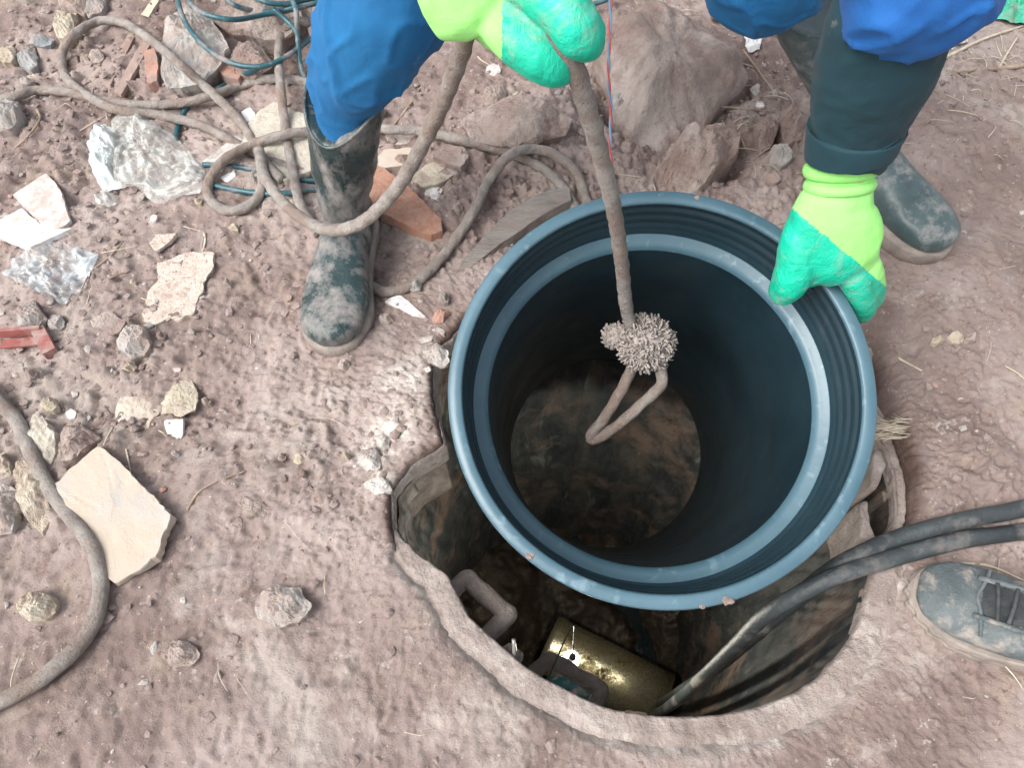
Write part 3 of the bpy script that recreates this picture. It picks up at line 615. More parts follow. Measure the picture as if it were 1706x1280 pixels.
rock('plaster_chunk', 'white lime lump uphill of the larger one', 'plaster', [(620, 728), (634, 720), (652, 732), (648, 744), (630, 742)], .012, 'white', 94, jag=.006)
rock('plaster_chunk', 'white lime lump right at the corner of the manhole lip', 'plaster', [(604, 808), (622, 796), (650, 800), (652, 818), (628, 824)], .012, 'white', 95, jag=.006)
rock('pebble', 'oval tan pebble on the mud left of the manhole', 'pebble', [(487, 770), (492, 759), (508, 755), (511, 764), (498, 774)], .008, 'beige', 96)
rock('stone', 'flat pink stone low on the left, half sunk', 'stone', [(396, 845), (402, 826), (440, 840), (456, 848), (448, 860), (410, 862)], .010, 'rock', 97)
rock('stone', 'grey pink boulder top sunk below the pink stone at the lower left', 'stone', ell(470, 1010, 46, 34, 14), .02, 'rock_grey', 98)
rock('stone', 'beige stone lying alone in the bend of the old hose at lower left', 'stone', ell(60, 1010, 34, 26, 12), .03, 'beige', 99)
rock('stone', 'brown stone between the slab and the bottom edge', 'stone', ell(300, 1090, 30, 22, 12), .02, 'rock', 100)
# smaller fragments lying beside the bigger things
rf = random.Random(42)
KINDS = (('stone_fragment', 'small brown stone fragment', 'stone', 'rock', 'rock'), ('stone_fragment', 'small grey stone fragment', 'stone', 'rock_grey', 'rock'), ('stone_fragment', 'small tan stone fragment', 'stone', 'beige', 'rock'),
         ('brick_fragment', 'small dull red brick fragment', 'brick', 'strip', 'slab'), ('tile_fragment', 'small whitish tile fragment', 'tile shard', 'tile_dirty', 'slab'))
ANCH = ((298, 480, 72, 66, 'the broken cream plaster slab', 'LRB'), (60, 460, 85, 60, 'the cracked clear plastic sheet', 'B'), (240, 265, 105, 92, 'the crumpled plastic bag', 'LAB'), (223, 567, 36, 34, 'the round grey stone', 'RB'),
        (289, 718, 26, 32, 'the white shard pointing down', 'RB'), (50, 572, 66, 40, 'the red plastic channel', 'B'), (676, 335, 78, 62, 'the salmon orange wood', 'RA'), (676, 512, 46, 26, 'the pointed triangular shard', 'A'),
        (738, 525, 24, 20, 'the red brick chip by the pipe', 'A'), (862, 385, 100, 60, 'the curved grey board', 'A'), (1165, 268, 84, 60, 'the brown rock behind the rim', 'L'), (1300, 255, 34, 32, 'the angular grey stone near the cuff', 'B'),
        (190, 100, 40, 60, 'the pair of red strips', 'L'), (46, 92, 26, 34, 'the squarish blue grey stone', 'B'), (392, 320, 56, 50, 'the small rope loop', 'LB'), (560, 520, 74, 80, 'the toe of the muddy boot', 'LRB'),
        (825, 160, 30, 34, 'the small squared brown stone', 'LAR'), (860, 205, 104, 46, 'the flat mud covered stone', 'B'), (624, 768, 40, 34, 'the larger white lime lump', 'LB'), (130, 738, 46, 40, 'the brown wedge shaped stone', 'A'),
        (295, 662, 40, 40, 'the flat pinkish stone', 'AR'), (498, 766, 22, 16, 'the oval tan pebble', 'LB'), (1262, 148, 20, 20, 'the white pebble', 'RB'), (1593, 562, 20, 16, 'the lone tan pebble', 'LR'))
WORD = {'L': 'just left of', 'R': 'just right of', 'A': 'just above', 'B': 'just below'}
for ax_, ay_, rx_, ry_, nm_, dirs in ANCH:
    for d_ in dirs:
        nm, lb, ct, mt_, kd = KINDS[rf.choices(range(5), (8, 4, 3, 2, 3))[0]]; r_ = rf.uniform(7, 13)
        px = ax_ + {'L': -1, 'R': 1}.get(d_, 0) * (rx_ + r_ * .8) + (rf.uniform(-.35, .35) * rx_ if d_ in 'AB' else 0); py = ay_ + {'A': -1, 'B': 1}.get(d_, 0) * (ry_ + r_ * .8) + (rf.uniform(-.35, .35) * ry_ if d_ in 'LR' else 0)
        k_ = rf.randint(5, 7); a0 = rf.uniform(0, 6.28); st = rf.uniform(.5, .9)
        poly = [(px + r_ * rf.uniform(.75, 1.2) * math.cos(a0 + 6.283 * i / k_), py + r_ * st * rf.uniform(.75, 1.2) * math.sin(a0 + 6.283 * i / k_)) for i in range(k_)]
        V, F = shape(poly, r_ * (.0014 if kd == 'rock' else .0006), kd, 200 + int(px), n=18, jag=.0012, lift=.001); o = mk(nm, V, F, M[mt_], smooth=False); tag(o, lb + ' ' + WORD[d_] + ' ' + nm_, ct)
# curved grey board beside the pipe
V, F = shape([(758, 440), (775, 420), (810, 388), (860, 350), (915, 328), (948, 326), (952, 342), (905, 362), (850, 392), (800, 424), (776, 440)], .024, 'slab', 101, lift=.004, tilt=(0, .25), jag=.003)
tag(mk('old_board', V, F, M['graywood'], smooth=False), 'curved weathered grey board lying just behind the left of the pipe rim', 'board')

# red plastic channel
def bar(a, b, wd, h, up=0):
    A, B = G(*a, up), G(*b, up); d = (B - A).normalized(); s = Vector((-d.y, d.x, 0)) * wd / 2; z = Vector((0, 0, h)); V, n = [], 4
    for p in (A, B): V += [p - s, p + s, p + s + z, p - s + z]
    return V, [(0, 1, 2, 3), (7, 6, 5, 4), (0, 4, 5, 1), (1, 5, 6, 2), (2, 6, 7, 3), (3, 7, 4, 0)]
ch = cat3([bar((-40, 566), (76, 556), .006, .020), bar((-40, 580), (80, 568), .016, .004), bar((70, 556), (90, 594), .020, .016)])
tag(mk('plastic_channel', *ch, M['redmetal'], smooth=False), 'dull red plastic channel with a bent end at the left edge', 'plastic trim')

# old hose lower left, twigs and straws
def ground_path(pts, r, up=0):
    out = []
    for q in pts: out.append(G(q[0], q[1], r * .8 + up + (q[2] if len(q) > 2 else 0)))
    return out
V, F = tube(ground_path([(-30, 640), (0, 672), (28, 702), (52, 755), (76, 805), (108, 850), (146, 900), (168, 965), (150, 1050), (70, 1130), (-40, 1190)], .0105, .004), .0105, 12, 6, .1)
tag(mk('old_hose', V, F, M['rope']), 'thick brown hose length crossing the stones at the lower left edge', 'hose')
def twig(label, pts, r=.0022, mt='twig', taper=(1, .5), name='twig', cat='twig'):
    V, F = tube(ground_path(pts, r), r, 7, 5, .35, taper, fs=90); return tag(mk(name, V, F, M[mt]), label, cat)
twig('curved dark twig lying above the manhole lip at lower left', [(312, 850), (330, 822), (362, 802), (410, 785)], .0022)
twig('short bent twig beside the stone at the far left', [(62, 182), (66, 200), (45, 228), (20, 250)], .0025)
twig('thin twig between the tile shards and plaster slab', [(205, 402), (180, 430), (150, 455), (128, 500)], .0018)
twig('short dark twig left of the plaster slab', [(172, 470), (190, 460), (216, 452)], .0025)
twig('long thin stick crossing beside the big boulder to the pebble', [(1200, 36), (1230, 72), (1258, 110), (1300, 168)], .0035)
twig('thick grey stick at the top, right of the big boulder', [(1186, 24), (1225, 38), (1290, 54)], .0085, taper=(.9, 1))
twig('straight thin twig between brown rock and boulder', [(1180, 176), (1235, 180), (1292, 186)], .0022)
twig('forked root running right from the dark sleeve', [(1515, 150), (1560, 128), (1610, 116), (1660, 114), (1712, 108)], .0055, taper=(.5, 1))
twig('upper pale root beside the green net', [(1545, 108), (1590, 88), (1640, 64), (1712, 40)], .0045, 'straw')
twig('pale stalk leaning toward the green net', [(1662, 118), (1676, 92), (1696, 60)], .003, 'straw')
twig('pale stalk arching above the grey shoe', [(1572, 952), (1600, 940), (1650, 944), (1706, 968)], .0022, 'straw')
twig('splintered straw lying right of the pipe', [(1478, 584), (1502, 600), (1536, 618)], .0026, 'straw')
twig('long twig right of the blue trouser leg', [(650, 215), (680, 178), (704, 140), (722, 108)], .0025)
twig('pale twig next to the rope below the raised glove', [(786, 82), (800, 98), (816, 108)], .0022, 'straw')
twig('twig under the stones left of the lime cuff', [(1236, 232), (1248, 256), (1275, 276)], .002)
twig('straw beside the plaster slab top edge', [(340, 388), (342, 402), (338, 418)], .0025, 'straw')
twig('fine stalk above the pale slab corner', [(188, 712), (180, 726), (172, 742)], .0014, 'straw')
twig('fine stalk right of the pale slab corner', [(210, 748), (214, 768), (218, 788)], .0014, 'straw')
# strands of dead grass hanging over the right lip
parts = []
for q in range(46):
    a = random.uniform(-.3, .3); p0 = (1500 + random.uniform(-14, 22), 712 + random.uniform(-18, 20)); ln = random.uniform(25, 60)
    parts.append(tube([G(p0[0], p0[1], .004), G(p0[0] - ln * .5, p0[1] + ln * a * .3, .014 + random.uniform(0, .012)), G(p0[0] - ln, p0[1] + ln * (a + random.uniform(-.3, .3)), random.uniform(-.01, .02))], .0011, 4, 4, 0, (1, .4)))
tag(mk('dead_grass', *cat3(parts), M['straw']), 'tuft of dry grass hanging over the right lip of the manhole beside the pipe', 'grass tuft')
# white paper litter and green net, top right
def film_sheet(name, label, cat, poly, amp, mt, up=.004, n=80, rings=26, seed=0, fs=26, dome=0, parent=None):
    wp = [G(px, py) for px, py in poly]; out = resample(wp, n); c = np.mean(out, 0); V, F = [], []
    for i in range(rings + 1):
        s = 1 - i / rings * .985
        for k, o in enumerate(out):
            p = c + (o - c) * s; e = mn.noise(Vector((o[0] * 80, o[1] * 80, seed))) * .003 * s; p = p + (o - c) / (np.linalg.norm(o - c) + 1e-6) * e
            q = Vector((p[0], p[1], seed * .37)) * fs
            z = hz(p[0], p[1]) + up + amp * (.9 * (1 - abs(mn.noise(q)) * 2.2) + .5 * (1 - abs(mn.noise(q * 2.3)) * 2) + .25 * mn.noise(q * 5)) * (.3 + .7 * min(1, (1 - s) * 4)) + dome * (1 - s ** 2)
            V.append(Vector((p[0], p[1], max(z, hz(p[0], p[1]) + .001))))
    for i in range(rings):
        for k in range(n): k2 = (k + 1) % n; F.append((i * n + k, i * n + k2, (i + 1) * n + k2, (i + 1) * n + k))
    F.append(tuple(rings * n + k for k in range(n)))
    o = mk(name, V, F, M[mt], parent)
    return tag(o, label, cat) if parent is None else o
film_sheet('paper_scrap', 'crumpled white paper beside the blue sleeve at the upper right', 'litter', [(1556, 82), (1575, 68), (1606, 62), (1612, 72), (1585, 84)], .010, 'paper', seed=2, n=40, rings=12)
film_sheet('paper_scrap', 'crushed white scrap left of the stick behind the dark boot', 'litter', [(1236, 60), (1256, 56), (1268, 70), (1262, 90), (1244, 86)], .010, 'paper', seed=4, n=40, rings=12)
film_sheet('green_net', 'crumpled bright green netting in the top right corner', 'net', [(1632, 30), (1650, -4), (1700, -20), (1760, -10), (1760, 60), (1706, 46), (1668, 40)], .022, 'net', seed=6, fs=34)
bag = thing('plastic_bag', tuple(G(240, 260)), 'crumpled clear and white plastic bag on the mud left of the rope', 'plastic bag')
film_sheet('white_end', None, None, [(150, 240), (160, 222), (178, 212), (196, 222), (202, 250), (196, 290), (200, 318), (176, 324), (160, 300), (152, 270)], .012, 'film_white', seed=8, fs=15, dome=.02, parent=bag)
film_sheet('clear_film', None, None, [(190, 210), (205, 184), (222, 184), (255, 205), (300, 240), (345, 292), (340, 324), (262, 345), (232, 318), (214, 316), (188, 322), (184, 280), (196, 250)], .012, 'film', up=.006, seed=9, fs=10, dome=.016, parent=bag)
film_sheet('knotted_corner', None, None, ell(180, 336, 18, 13), .010, 'film', seed=10, n=30, rings=10, parent=bag)
film_sheet('clear_sheet', 'cracked clear plastic sheet below the white tile shards', 'plastic sheet', [(5, 458), (45, 416), (78, 404), (118, 410), (168, 428), (150, 462), (112, 510), (66, 490)], .0028, 'film_blue', up=.003, seed=12, fs=18)

# ---------------------------------------------------------------- loose stuff
def scatter(name, n, smin, smax, mt, seed, dens, flat=.7):
    rs = np.random.RandomState(seed); ico = [(0, 0, 1)] + [(.89 * math.cos(a), .89 * math.sin(a), .45) for a in np.arange(5) * 1.2566] + [(.89 * math.cos(a + .628), .89 * math.sin(a + .628), -.45) for a in np.arange(5) * 1.2566] + [(0, 0, -1)]
    ico = np.array(ico); fc = [(0, i + 1, (i + 1) % 5 + 1) for i in range(5)] + [(i + 1, i + 6, (i + 1) % 5 + 1) for i in range(5)] + [((i + 1) % 5 + 1, i + 6, (i + 1) % 5 + 6) for i in range(5)] + [(i + 6, 11, (i + 1) % 5 + 6) for i in range(5)]
    X = rs.uniform(-1.35, 1.5, n * 6); Y = rs.uniform(-.25, 1.75, n * 6); d = dens(X, Y); keep = rs.rand(len(X)) < d
    X, Y = X[keep][:n], Y[keep][:n]; r = np.hypot(X - HC[0], Y - HC[1]); ok = r > .02 + r_edge(np.arctan2(Y - HC[1], X - HC[0])); X, Y = X[ok], Y[ok]; m = len(X)
    sz = smin + (smax - smin) * rs.rand(m) ** 5; Z = H(X, Y)
    V = ico[None] * (1 + .35 * rs.uniform(-1, 1, (m, 12, 1))) * sz[:, None, None] * np.stack([rs.uniform(.7, 1.3, m), rs.uniform(.7, 1.2, m), rs.uniform(.4, .9, m) * flat], 1)[:, None, :]
    a = rs.uniform(0, 6.28, m); ca, sa = np.cos(a)[:, None], np.sin(a)[:, None]; x, y = V[:, :, 0] * ca - V[:, :, 1] * sa, V[:, :, 0] * sa + V[:, :, 1] * ca
    V = np.stack([x + X[:, None], y + Y[:, None], V[:, :, 2] + Z[:, None] + sz[:, None] * .15], 2).reshape(-1, 3)
    F = (np.array(fc)[None] + (np.arange(m) * 12)[:, None, None]).reshape(-1, 3)
    return mk(name, V, F, M[mt], smooth=False, origin=(0, 0, 0))
o = scatter('soil_clods', 15000, .0009, .0085, 'clod', 1, lambda x, y: .04 + .96 * rough_mask(x, y) ** 1.8); tag(o, 'loose brown crumbs of soil strewn over the mud', 'soil', kind='stuff')
o = scatter('gravel', 700, .0012, .009, 'rock_grey', 2, lambda x, y: np.clip(.05 + .8 * bump(x, y, 100, 120, .5) + .6 * bump(x, y, 120, 600, .3) + .4 * bump(x, y, 1300, 180, .3), 0, 1)); tag(o, 'small grey gravel scattered among the rubble', 'gravel', kind='stuff')
o = scatter('plaster_crumbs', 1100, .0010, .0080, 'white', 3, lambda x, y: np.clip(.05 + .9 * bump(x, y, 650, 760, .08) + .7 * bump(x, y, 720, 590, .04) + .45 * bump(x, y, 90, 560, .22) + .3 * bump(x, y, 450, 230, .2) + .25 * bump(x, y, 1640, 120, .15), 0, 1)); tag(o, 'tiny white plaster crumbs on the ground', 'crumbs', kind='stuff')
o = scatter('brick_crumbs', 160, .0015, .008, 'brick', 4, lambda x, y: np.clip(.03 + .5 * bump(x, y, 150, 150, .4) + .3 * bump(x, y, 700, 380, .2), 0, 1)); tag(o, 'small red brick crumbs among the rubble', 'crumbs', kind='stuff')
parts = []
for q in range(420):
    for _ in range(20):
        X_, Y_ = random.uniform(-1.3, 1.45), random.uniform(-.1, 1.7)
        if random.random() < .06 + .8 * float(bump(np.array(X_), np.array(Y_), 1640, 100, .25) + bump(np.array(X_), np.array(Y_), 1050, 30, .2) + .6 * bump(np.array(X_), np.array(Y_), 1230, 200, .25) + .5 * bump(np.array(X_), np.array(Y_), 1500, 700, .08)): break
    if math.hypot(X_ - HC[0], Y_ - HC[1]) < .46: continue
    a = random.uniform(0, 6.28); ln = random.uniform(.008, .032); c, s = math.cos(a) * ln, math.sin(a) * ln; z0 = hz(X_, Y_)
    parts.append(tube([(X_ - c, Y_ - s, z0 + .002), (X_ + random.uniform(-.004, .004), Y_ + random.uniform(-.004, .004), z0 + random.uniform(.003, .010)), (X_ + c, Y_ + s, hz(X_ + c, Y_ + s) + .002)], random.uniform(.0005, .0013), 4, 3, 0, (1, .5)))
tag(mk('straw_litter', *cat3(parts), M['straw'], origin=(0, 0, 0)), 'broken bits of dry straw strewn over the soil', 'straw', kind='stuff')

# ---------------------------------------------------------------- things in the shaft
A, B = P(912, 1072, -1.40), P(1105, 1172, -1.40); d = (B - A).normalized(); up_ = Vector((0, 0, 1)); s_ = d.cross(up_)
def barrel(A, B, R, t_, n=48):
    d = (B - A).normalized(); s = d.cross(Vector((0, 0, 1))).normalized(); u = s.cross(d); V, F = [], []
    rows = [(A, R - t_), (A, R), (A.lerp(B, .05), R * 1.02), (A.lerp(B, .10), R), (A.lerp(B, .3), R), (A.lerp(B, .6), R), (B, R), (B, R - t_), (A + d * .002, R - t_)]
    for c, r in rows:
        for k in range(n):
            a = 2 * math.pi * k / n; V.append(c + (s * math.cos(a) + u * math.sin(a)) * r * (1 + .01 * mn.noise(Vector((a, c.x * 30, 0)))))
    for i in range(len(rows) - 1):
        for k in range(n): k2 = (k + 1) % n; F.append((i * n + k, i * n + k2, (i + 1) * n + k2, (i + 1) * n + k))
    return V, F
tag(mk('sewer_pipe', *barrel(A, B, .088, .007), M['gold']), 'shiny brass yellow pipe lying at the bottom of the shaft under the lamp', 'pipe')
lp = P(952, 1100, -.55)
lamp = thing('hanging_lamp', tuple(lp), 'small round white lamp glowing on a thin wire down in the shaft', 'lamp')
mk('bulb', *ball(lp, .0165, 16, 10), M['lamp'], lamp)
mk('socket', *tube([lp + Vector((0, 0, .012)), lp + Vector((0, 0, .022)), lp + Vector((0, 0, .034))], .007, 10, 2), M['cable'], lamp)
mk('wire', *tube([lp + Vector((0, 0, .03)), lp + Vector((-.004, .012, .12)), lp + Vector((-.02, .0, .30)), P(905, 1150, -.10)], .0014, 6, 5), M['cable'], lamp)
for loc, en, r in ((lp + Vector((0, .03, -.02)), 3.2, .02),):
    ld = bpy.data.lights.new('lamp_light', 'POINT'); ld.energy = en; ld.color = (1, .93, .78); ld.shadow_soft_size = r
    lo = bpy.data.objects.new('lamp_light', ld); COL.objects.link(lo); lo.location = loc
hb = P(945, 1162, -1.38)
tag(mk('dark_float', *cat3([ball(hb, .080, 24, 14, (1, 1, .72)), tube([hb + Vector((0, 0, .035)), hb + Vector((0, 0, .05)), hb + Vector((0, 0, .06))], .016, 12, 2)]), M['hose']), 'dark wet rounded float at the shaft bottom behind the lower step iron', 'float')
tag(mk('plastic_scrap', *shape([(1035, 1190), (1045, 1184), (1078, 1188), (1080, 1202), (1040, 1204)], .004, 'slab', 3, lift=-1.3), M['beige'], smooth=False), 'dull yellow scrap at the bottom of the shaft beside the cable', 'litter')
tag(mk('rebar_stub', *tube([P(857, 1110, -.05), P(857, 1090, -.02), P(856, 1066, .0)], .0028, 8, 3), M['steel']), 'thin steel pin sticking up from the collar beside the upper step iron', 'rebar')
rk = shape([(835, 1078), (850, 1072), (872, 1090), (868, 1108), (848, 1104)], .02, 'rock', 5, lift=-.06)
tag(mk('mortar_lump', *rk, M['rust']), 'dark broken mortar lump on the shaft wall between the two step irons', 'mortar')
# mortar pieces standing between the side recess and the shaft
def blockpx(pts, z0, z1, mt, name, label, cat, seed=0):
    out = resample([P(px, py, z1) for px, py in pts], 28); c = np.mean(out, 0); V, F = [], []
    for s, z in ((1, z0), (1.0, z1 - .008), (.94, z1), (.6, z1 + .001), (.2, z1)):
        for o in out:
            p = c + (o - c) * s; V.append(Vector((p[0] + .004 * mn.noise(Vector((o[0] * 60, o[1] * 60, z * 30 + seed))), p[1] + .004 * mn.noise(Vector((o[0] * 60, o[1] * 60, z * 30 + 9))), z + .003 * mn.noise(Vector((p[0] * 80, p[1] * 80, seed))))))
    n = 28
    for i in range(4):
        for k in range(n): k2 = (k + 1) % n; F.append((i * n + k, i * n + k2, (i + 1) * n + k2, (i + 1) * n + k))
    F.append(tuple(4 * n + k for k in range(n))); return tag(mk(name, V, F, M[mt]), label, cat)
blockpx([(1428, 838), (1446, 832), (1452, 880), (1460, 902), (1436, 900)], -.13, -.012, 'collar', 'mortar_block', 'brown mortar block with a white lime streak where the cables enter the manhole', 'mortar')
blockpx([(1452, 772), (1460, 748), (1472, 752), (1474, 788), (1460, 812), (1450, 808)], -.13, -.012, 'collar', 'mortar_block', 'pale grey mortar chunk close to the right side of the pipe rim', 'mortar', 4)

# ---------------------------------------------------------------- the black pipe held over the manhole
RC = D(1100, 649, .875); RB = D(1008, 752, 1.64)
ax = (RB - RC).normalized(); ux = (Vector((1, 0, 0)) - Vector((1, 0, 0)).dot(ax) * ax).normalized(); uy = ax.cross(ux)
Lp = (RB - RC).length
def lathe(prof, n=160, wob=.0035):
    V, F = [], []
    for t_, r in prof:
        for k in range(n):
            a = 2 * math.pi * k / n; rr_ = r * (1 + wob * mn.noise(Vector((math.cos(a) * 2, math.sin(a) * 2, 3))))
            V.append(RC + ax * t_ + (ux * math.cos(a) + uy * math.sin(a)) * rr_)
    for i in range(len(prof) - 1):
        for k in range(n): k2 = (k + 1) % n; F.append((i * n + k, (i + 1) * n + k, (i + 1) * n + k2, i * n + k2))
    return V, F
pipe = thing('drain_pipe', tuple(RB), 'large blue black plastic pipe with a wide socket being lowered into the manhole', 'pipe')
RO = .2495
mk('rim', *lathe([(.020, RO - .0005), (.006, RO), (.0015, RO - .0015), (0, RO - .003), (0, .2345), (.0012, .2328), (.004, .2320)]), M['rim'], pipe)
mk('socket', *lathe([(.004, .2320), (.011, .2315), (.013, .2355), (.017, .2355), (.0195, .2310), (.031, .2305), (.033, .2345), (.038, .2345), (.0405, .2300), (.052, .2295), (.054, .2330), (.058, .2330), (.0605, .2285), (.074, .2278), (.082, .2275), (.086, .2262)]), M['pipe'], pipe)
mk('inner_ledge', *lathe([(.086, .2262), (.0870, .2250), (.0890, .2160), (.092, .2105), (.099, .2080)]), M['rim'], pipe)
mk('bore', *lathe([(.099, .2080), (.108, .2072), (.30, .2065), (Lp - .01, .2060), (Lp, .2062), (Lp, .2190), (Lp - .004, .2210), (.18, .2215), (.160, .2260), (.145, .2420), (.130, .2470), (.020, RO - .0008)]), M['pipe'], pipe)

for a0, r0, sz_ in ((-1.35, .2435, .0035), (2.25, .2440, .0045), (1.30, .2465, .0055), (1.42, .2470, .0035)):
    c0 = RC + (ux * math.cos(a0) + uy * math.sin(a0)) * r0 - ax * .0002; V, F = ball(c0, sz_, 12, 8, (1.2, .9, .35)); V = [v + Vector([mn.noise(v * 240 + Vector((k, 0, 0))) * sz_ * .5 for k in (0, 9, 20)]) for v in V]
    mk('mud_spot', V, F, M['clod'], pipe)
# ---------------------------------------------------------------- ropes, hoses, cables
RR = .0088
def dp(*a): return D(*a)
strands = []
g_ = lambda *q: G(q[0], q[1], RR * .9 + (q[2] if len(q) > 2 else 0))
strands.append([g_(-30, 172), g_(25, 160), g_(60, 150), g_(110, 153), g_(160, 166, .002), g_(215, 174), g_(290, 173), g_(350, 160, .012), g_(400, 142), g_(450, 131, .004), g_(512, 137), g_(600, 165), g_(640, 190)])
strands.append([g_(470, 300), g_(436, 262, .006), g_(400, 202, .004), g_(340, 142, .034), g_(290, 98, .050), g_(240, 58, .02), g_(200, 36, .008), g_(160, 36, .012), g_(120, 60, .034), g_(103, 90, .01), g_(109, 126), g_(140, 155), g_(190, 181, .016), g_(260, 191), g_(330, 207), g_(380, 231, .004), g_(420, 252), g_(470, 275), g_(520, 290)])
strands.append([g_(640, 215), g_(560, 212), g_(512, 219, .02), g_(470, 225, .03), g_(420, 241, .022), g_(375, 265, .008), g_(349, 300), g_(349, 330), g_(375, 350), g_(410, 345), g_(434, 320, .004), g_(437, 290, .016), g_(432, 250, .03), D(440, 292, 1.24), D(470, 335, 1.18), D(510, 368, 1.12), D(556, 384, 1.055), D(608, 367, 1.01), D(660, 315, .95), D(702, 245, .87), D(738, 170, .78), D(766, 95, .70), D(782, 35, .645), D(800, -10, .62), D(840, -35, .60), D(880, -25, .578), D(905, 5, .565), D(930, 52, .572), D(955, 105, .60), D(990, 220, .68), D(1020, 335, .79), D(1035, 430, .90), D(1042, 500, .99), D(1050, 545, 1.05)])
strands.append([g_(540, 120), g_(520, 50, .01), g_(508, 36, .03), g_(488, 36, .04), g_(470, 56, .04), g_(464, 92, .035), g_(468, 150, .03), g_(476, 215, .012), g_(488, 285, .006), g_(500, 340), g_(530, 390)])
strands.append([g_(600, 205), g_(645, 215, .018), g_(700, 218, .016), g_(760, 231, .014), g_(820, 246), g_(860, 258), g_(900, 278), g_(932, 306), g_(952, 335), g_(975, 380)])
strands.append([g_(1010, 400), g_(976, 332), g_(962, 292, .004), g_(932, 262, .006), g_(890, 248, .016), g_(850, 258, .018), g_(815, 300, .014), g_(790, 350, .008), g_(750, 411), g_(700, 465), g_(650, 487), g_(615, 475), g_(580, 450)])
rope = thing('rope', tuple(G(420, 250)), 'long muddy brown rope looping over the ground and down from the raised glove', 'rope')
Rp = []
def rope_tube(pts, r):
    c = np.array(catmull([tuple(p) for p in pts], 12)); d = np.concatenate([[0], np.cumsum(np.linalg.norm(np.diff(c, axis=0), axis=1))]); n = max(8, int(d[-1] / .0045)); u = np.linspace(0, d[-1], n)
    q = np.stack([np.interp(u, d, c[:, k]) for k in range(3)], 1); V, F = tube([tuple(p) for p in q], r, 16, 1); out = []
    for i in range(n):
        ct = Vector(q[i])
        for k in range(16):
            v = V[i * 16 + k]; a = 2 * math.pi * k / 16; f = 1 + .065 * math.cos(3 * a + u[i] * 190) + .06 * mn.noise(ct * 45) + .03 * mn.noise(v * 300)
            out.append(ct + (v - ct) * f)
    return out, F
for s_ in strands: Rp.append(rope_tube(s_, RR))
for t_ in Rp: mk('strand', *t_, M['rope'], rope)
KC = D(1076, 572, 1.06); KD = D(1024, 560, 1.09)
parts = [ball(KC, .033, 16, 12), ball(KD, .018)]
for q in range(1000):
    big = q < 780; c = KC if big else KD; R_ = (.040 if big else .019) * (1 + .16 * mn.noise(Vector((q * .9, 3, 1))))
    v_ = Vector((random.gauss(0, 1), random.gauss(0, 1), random.gauss(0, 1))).normalized(); e = Vector([random.gauss(0, 1) for _ in range(3)]); e = (e - e.dot(v_) * v_).normalized()
    l_ = random.uniform(.08, .40); parts.append(tube([c + v_ * R_ * .62, c + (v_ * .92 + e * l_ * .5) * R_, c + (v_ * random.uniform(.80, 1.10) + e * l_) * R_],   random.uniform(.0014, .0032), 4, 2, .2, (1, .6)))
mk('frayed_knot', *cat3(parts), M['fibre'], rope)
mk('loop_end', *rope_tube([D(1058, 600, 1.08), D(1038, 645, 1.10), D(1008, 695, 1.13), D(984, 726, 1.15), D(992, 733, 1.15), D(1030, 708, 1.13), D(1075, 668, 1.10), D(1102, 640, 1.08), D(1100, 610, 1.07)], .0082), M['rope'], rope)
# twisted pair
def pair(ph):
    base = catmull([tuple(D(1012, -60, .72)), tuple(D(1017, 0, .74)), tuple(D(1015, 70, .76)), tuple(D(1014, 130, .79)), tuple(D(1018, 190, .83)), tuple(D(1017, 250, .87)), tuple(D(1026, 330, .94)), tuple(D(1040, 430, 1.02)), tuple(D(1052, 540, 1.08))], 14)
    return tube([Vector(p) + Vector((math.cos(i * .42 + ph) * .0010, math.sin(i * .42 + ph) * .0010, 0)) for i, p in enumerate(base)], .0011, 6, 1)
tw = thing('twisted_wire', tuple(D(1052, 540, 1.08)), 'thin twisted red and blue wire hanging beside the rope in front of the boulder', 'wire')
mk('red_strand', *pair(0), M['red'], tw); mk('blue_strand', *pair(math.pi), M['blue'], tw)
# teal garden hose
hr = .0052; q_ = lambda *q: G(q[0], q[1], hr + (q[2] if len(q) > 2 else 0))
HP = [[q_(292, -30, .03), q_(298, 8, .06), q_(312, 42, .072), q_(345, 80, .078), q_(390, 106, .058), q_(436, 110, .045), q_(475, 95, .04), q_(520, 62, .03), q_(560, 30, .03)],
      [q_(300, -30, .05), q_(318, 6, .075), q_(345, 24, .085), q_(390, 32, .085), q_(440, 24, .07), q_(500, 12, .06), q_(560, -8, .04)],
      [q_(362, -30, .06), q_(384, 4, .075), q_(430, 18, .08), q_(480, 14, .075), q_(540, 2, .06)],
      [q_(400, -30, .07), q_(425, -4, .085), q_(470, 6, .085), q_(530, -6, .06)],
      [q_(560, -30, .05), q_(492, -10, .09), q_(494, 20, .09), q_(496, 60, .05), q_(500, 105, .02), q_(508, 130)],
      [q_(440, 108, .035), q_(420, 118, .02), q_(390, 132), q_(362, 148), q_(330, 165)],
      [q_(455, 14, .07), q_(480, 36, .06), q_(500, 60, .05)],
      [q_(338, 274), q_(370, 276), q_(410, 280), q_(455, 290), q_(500, 300), q_(540, 300)],
      [q_(352, 308), q_(390, 316), q_(430, 322), q_(470, 322), q_(520, 316), q_(560, 312)],
      [q_(312, 175), q_(300, 200), q_(292, 232)],
      [q_(960, 12, .02), q_(990, 6, .02), q_(1030, -8, .02)]]
gh = thing('garden_hose', tuple(G(430, 60)), 'coils of thin teal hose piled on the rubble at the upper left', 'hose')
for p in HP: mk('coil', *tube(p, hr, 10, 7), M['hose'], gh)
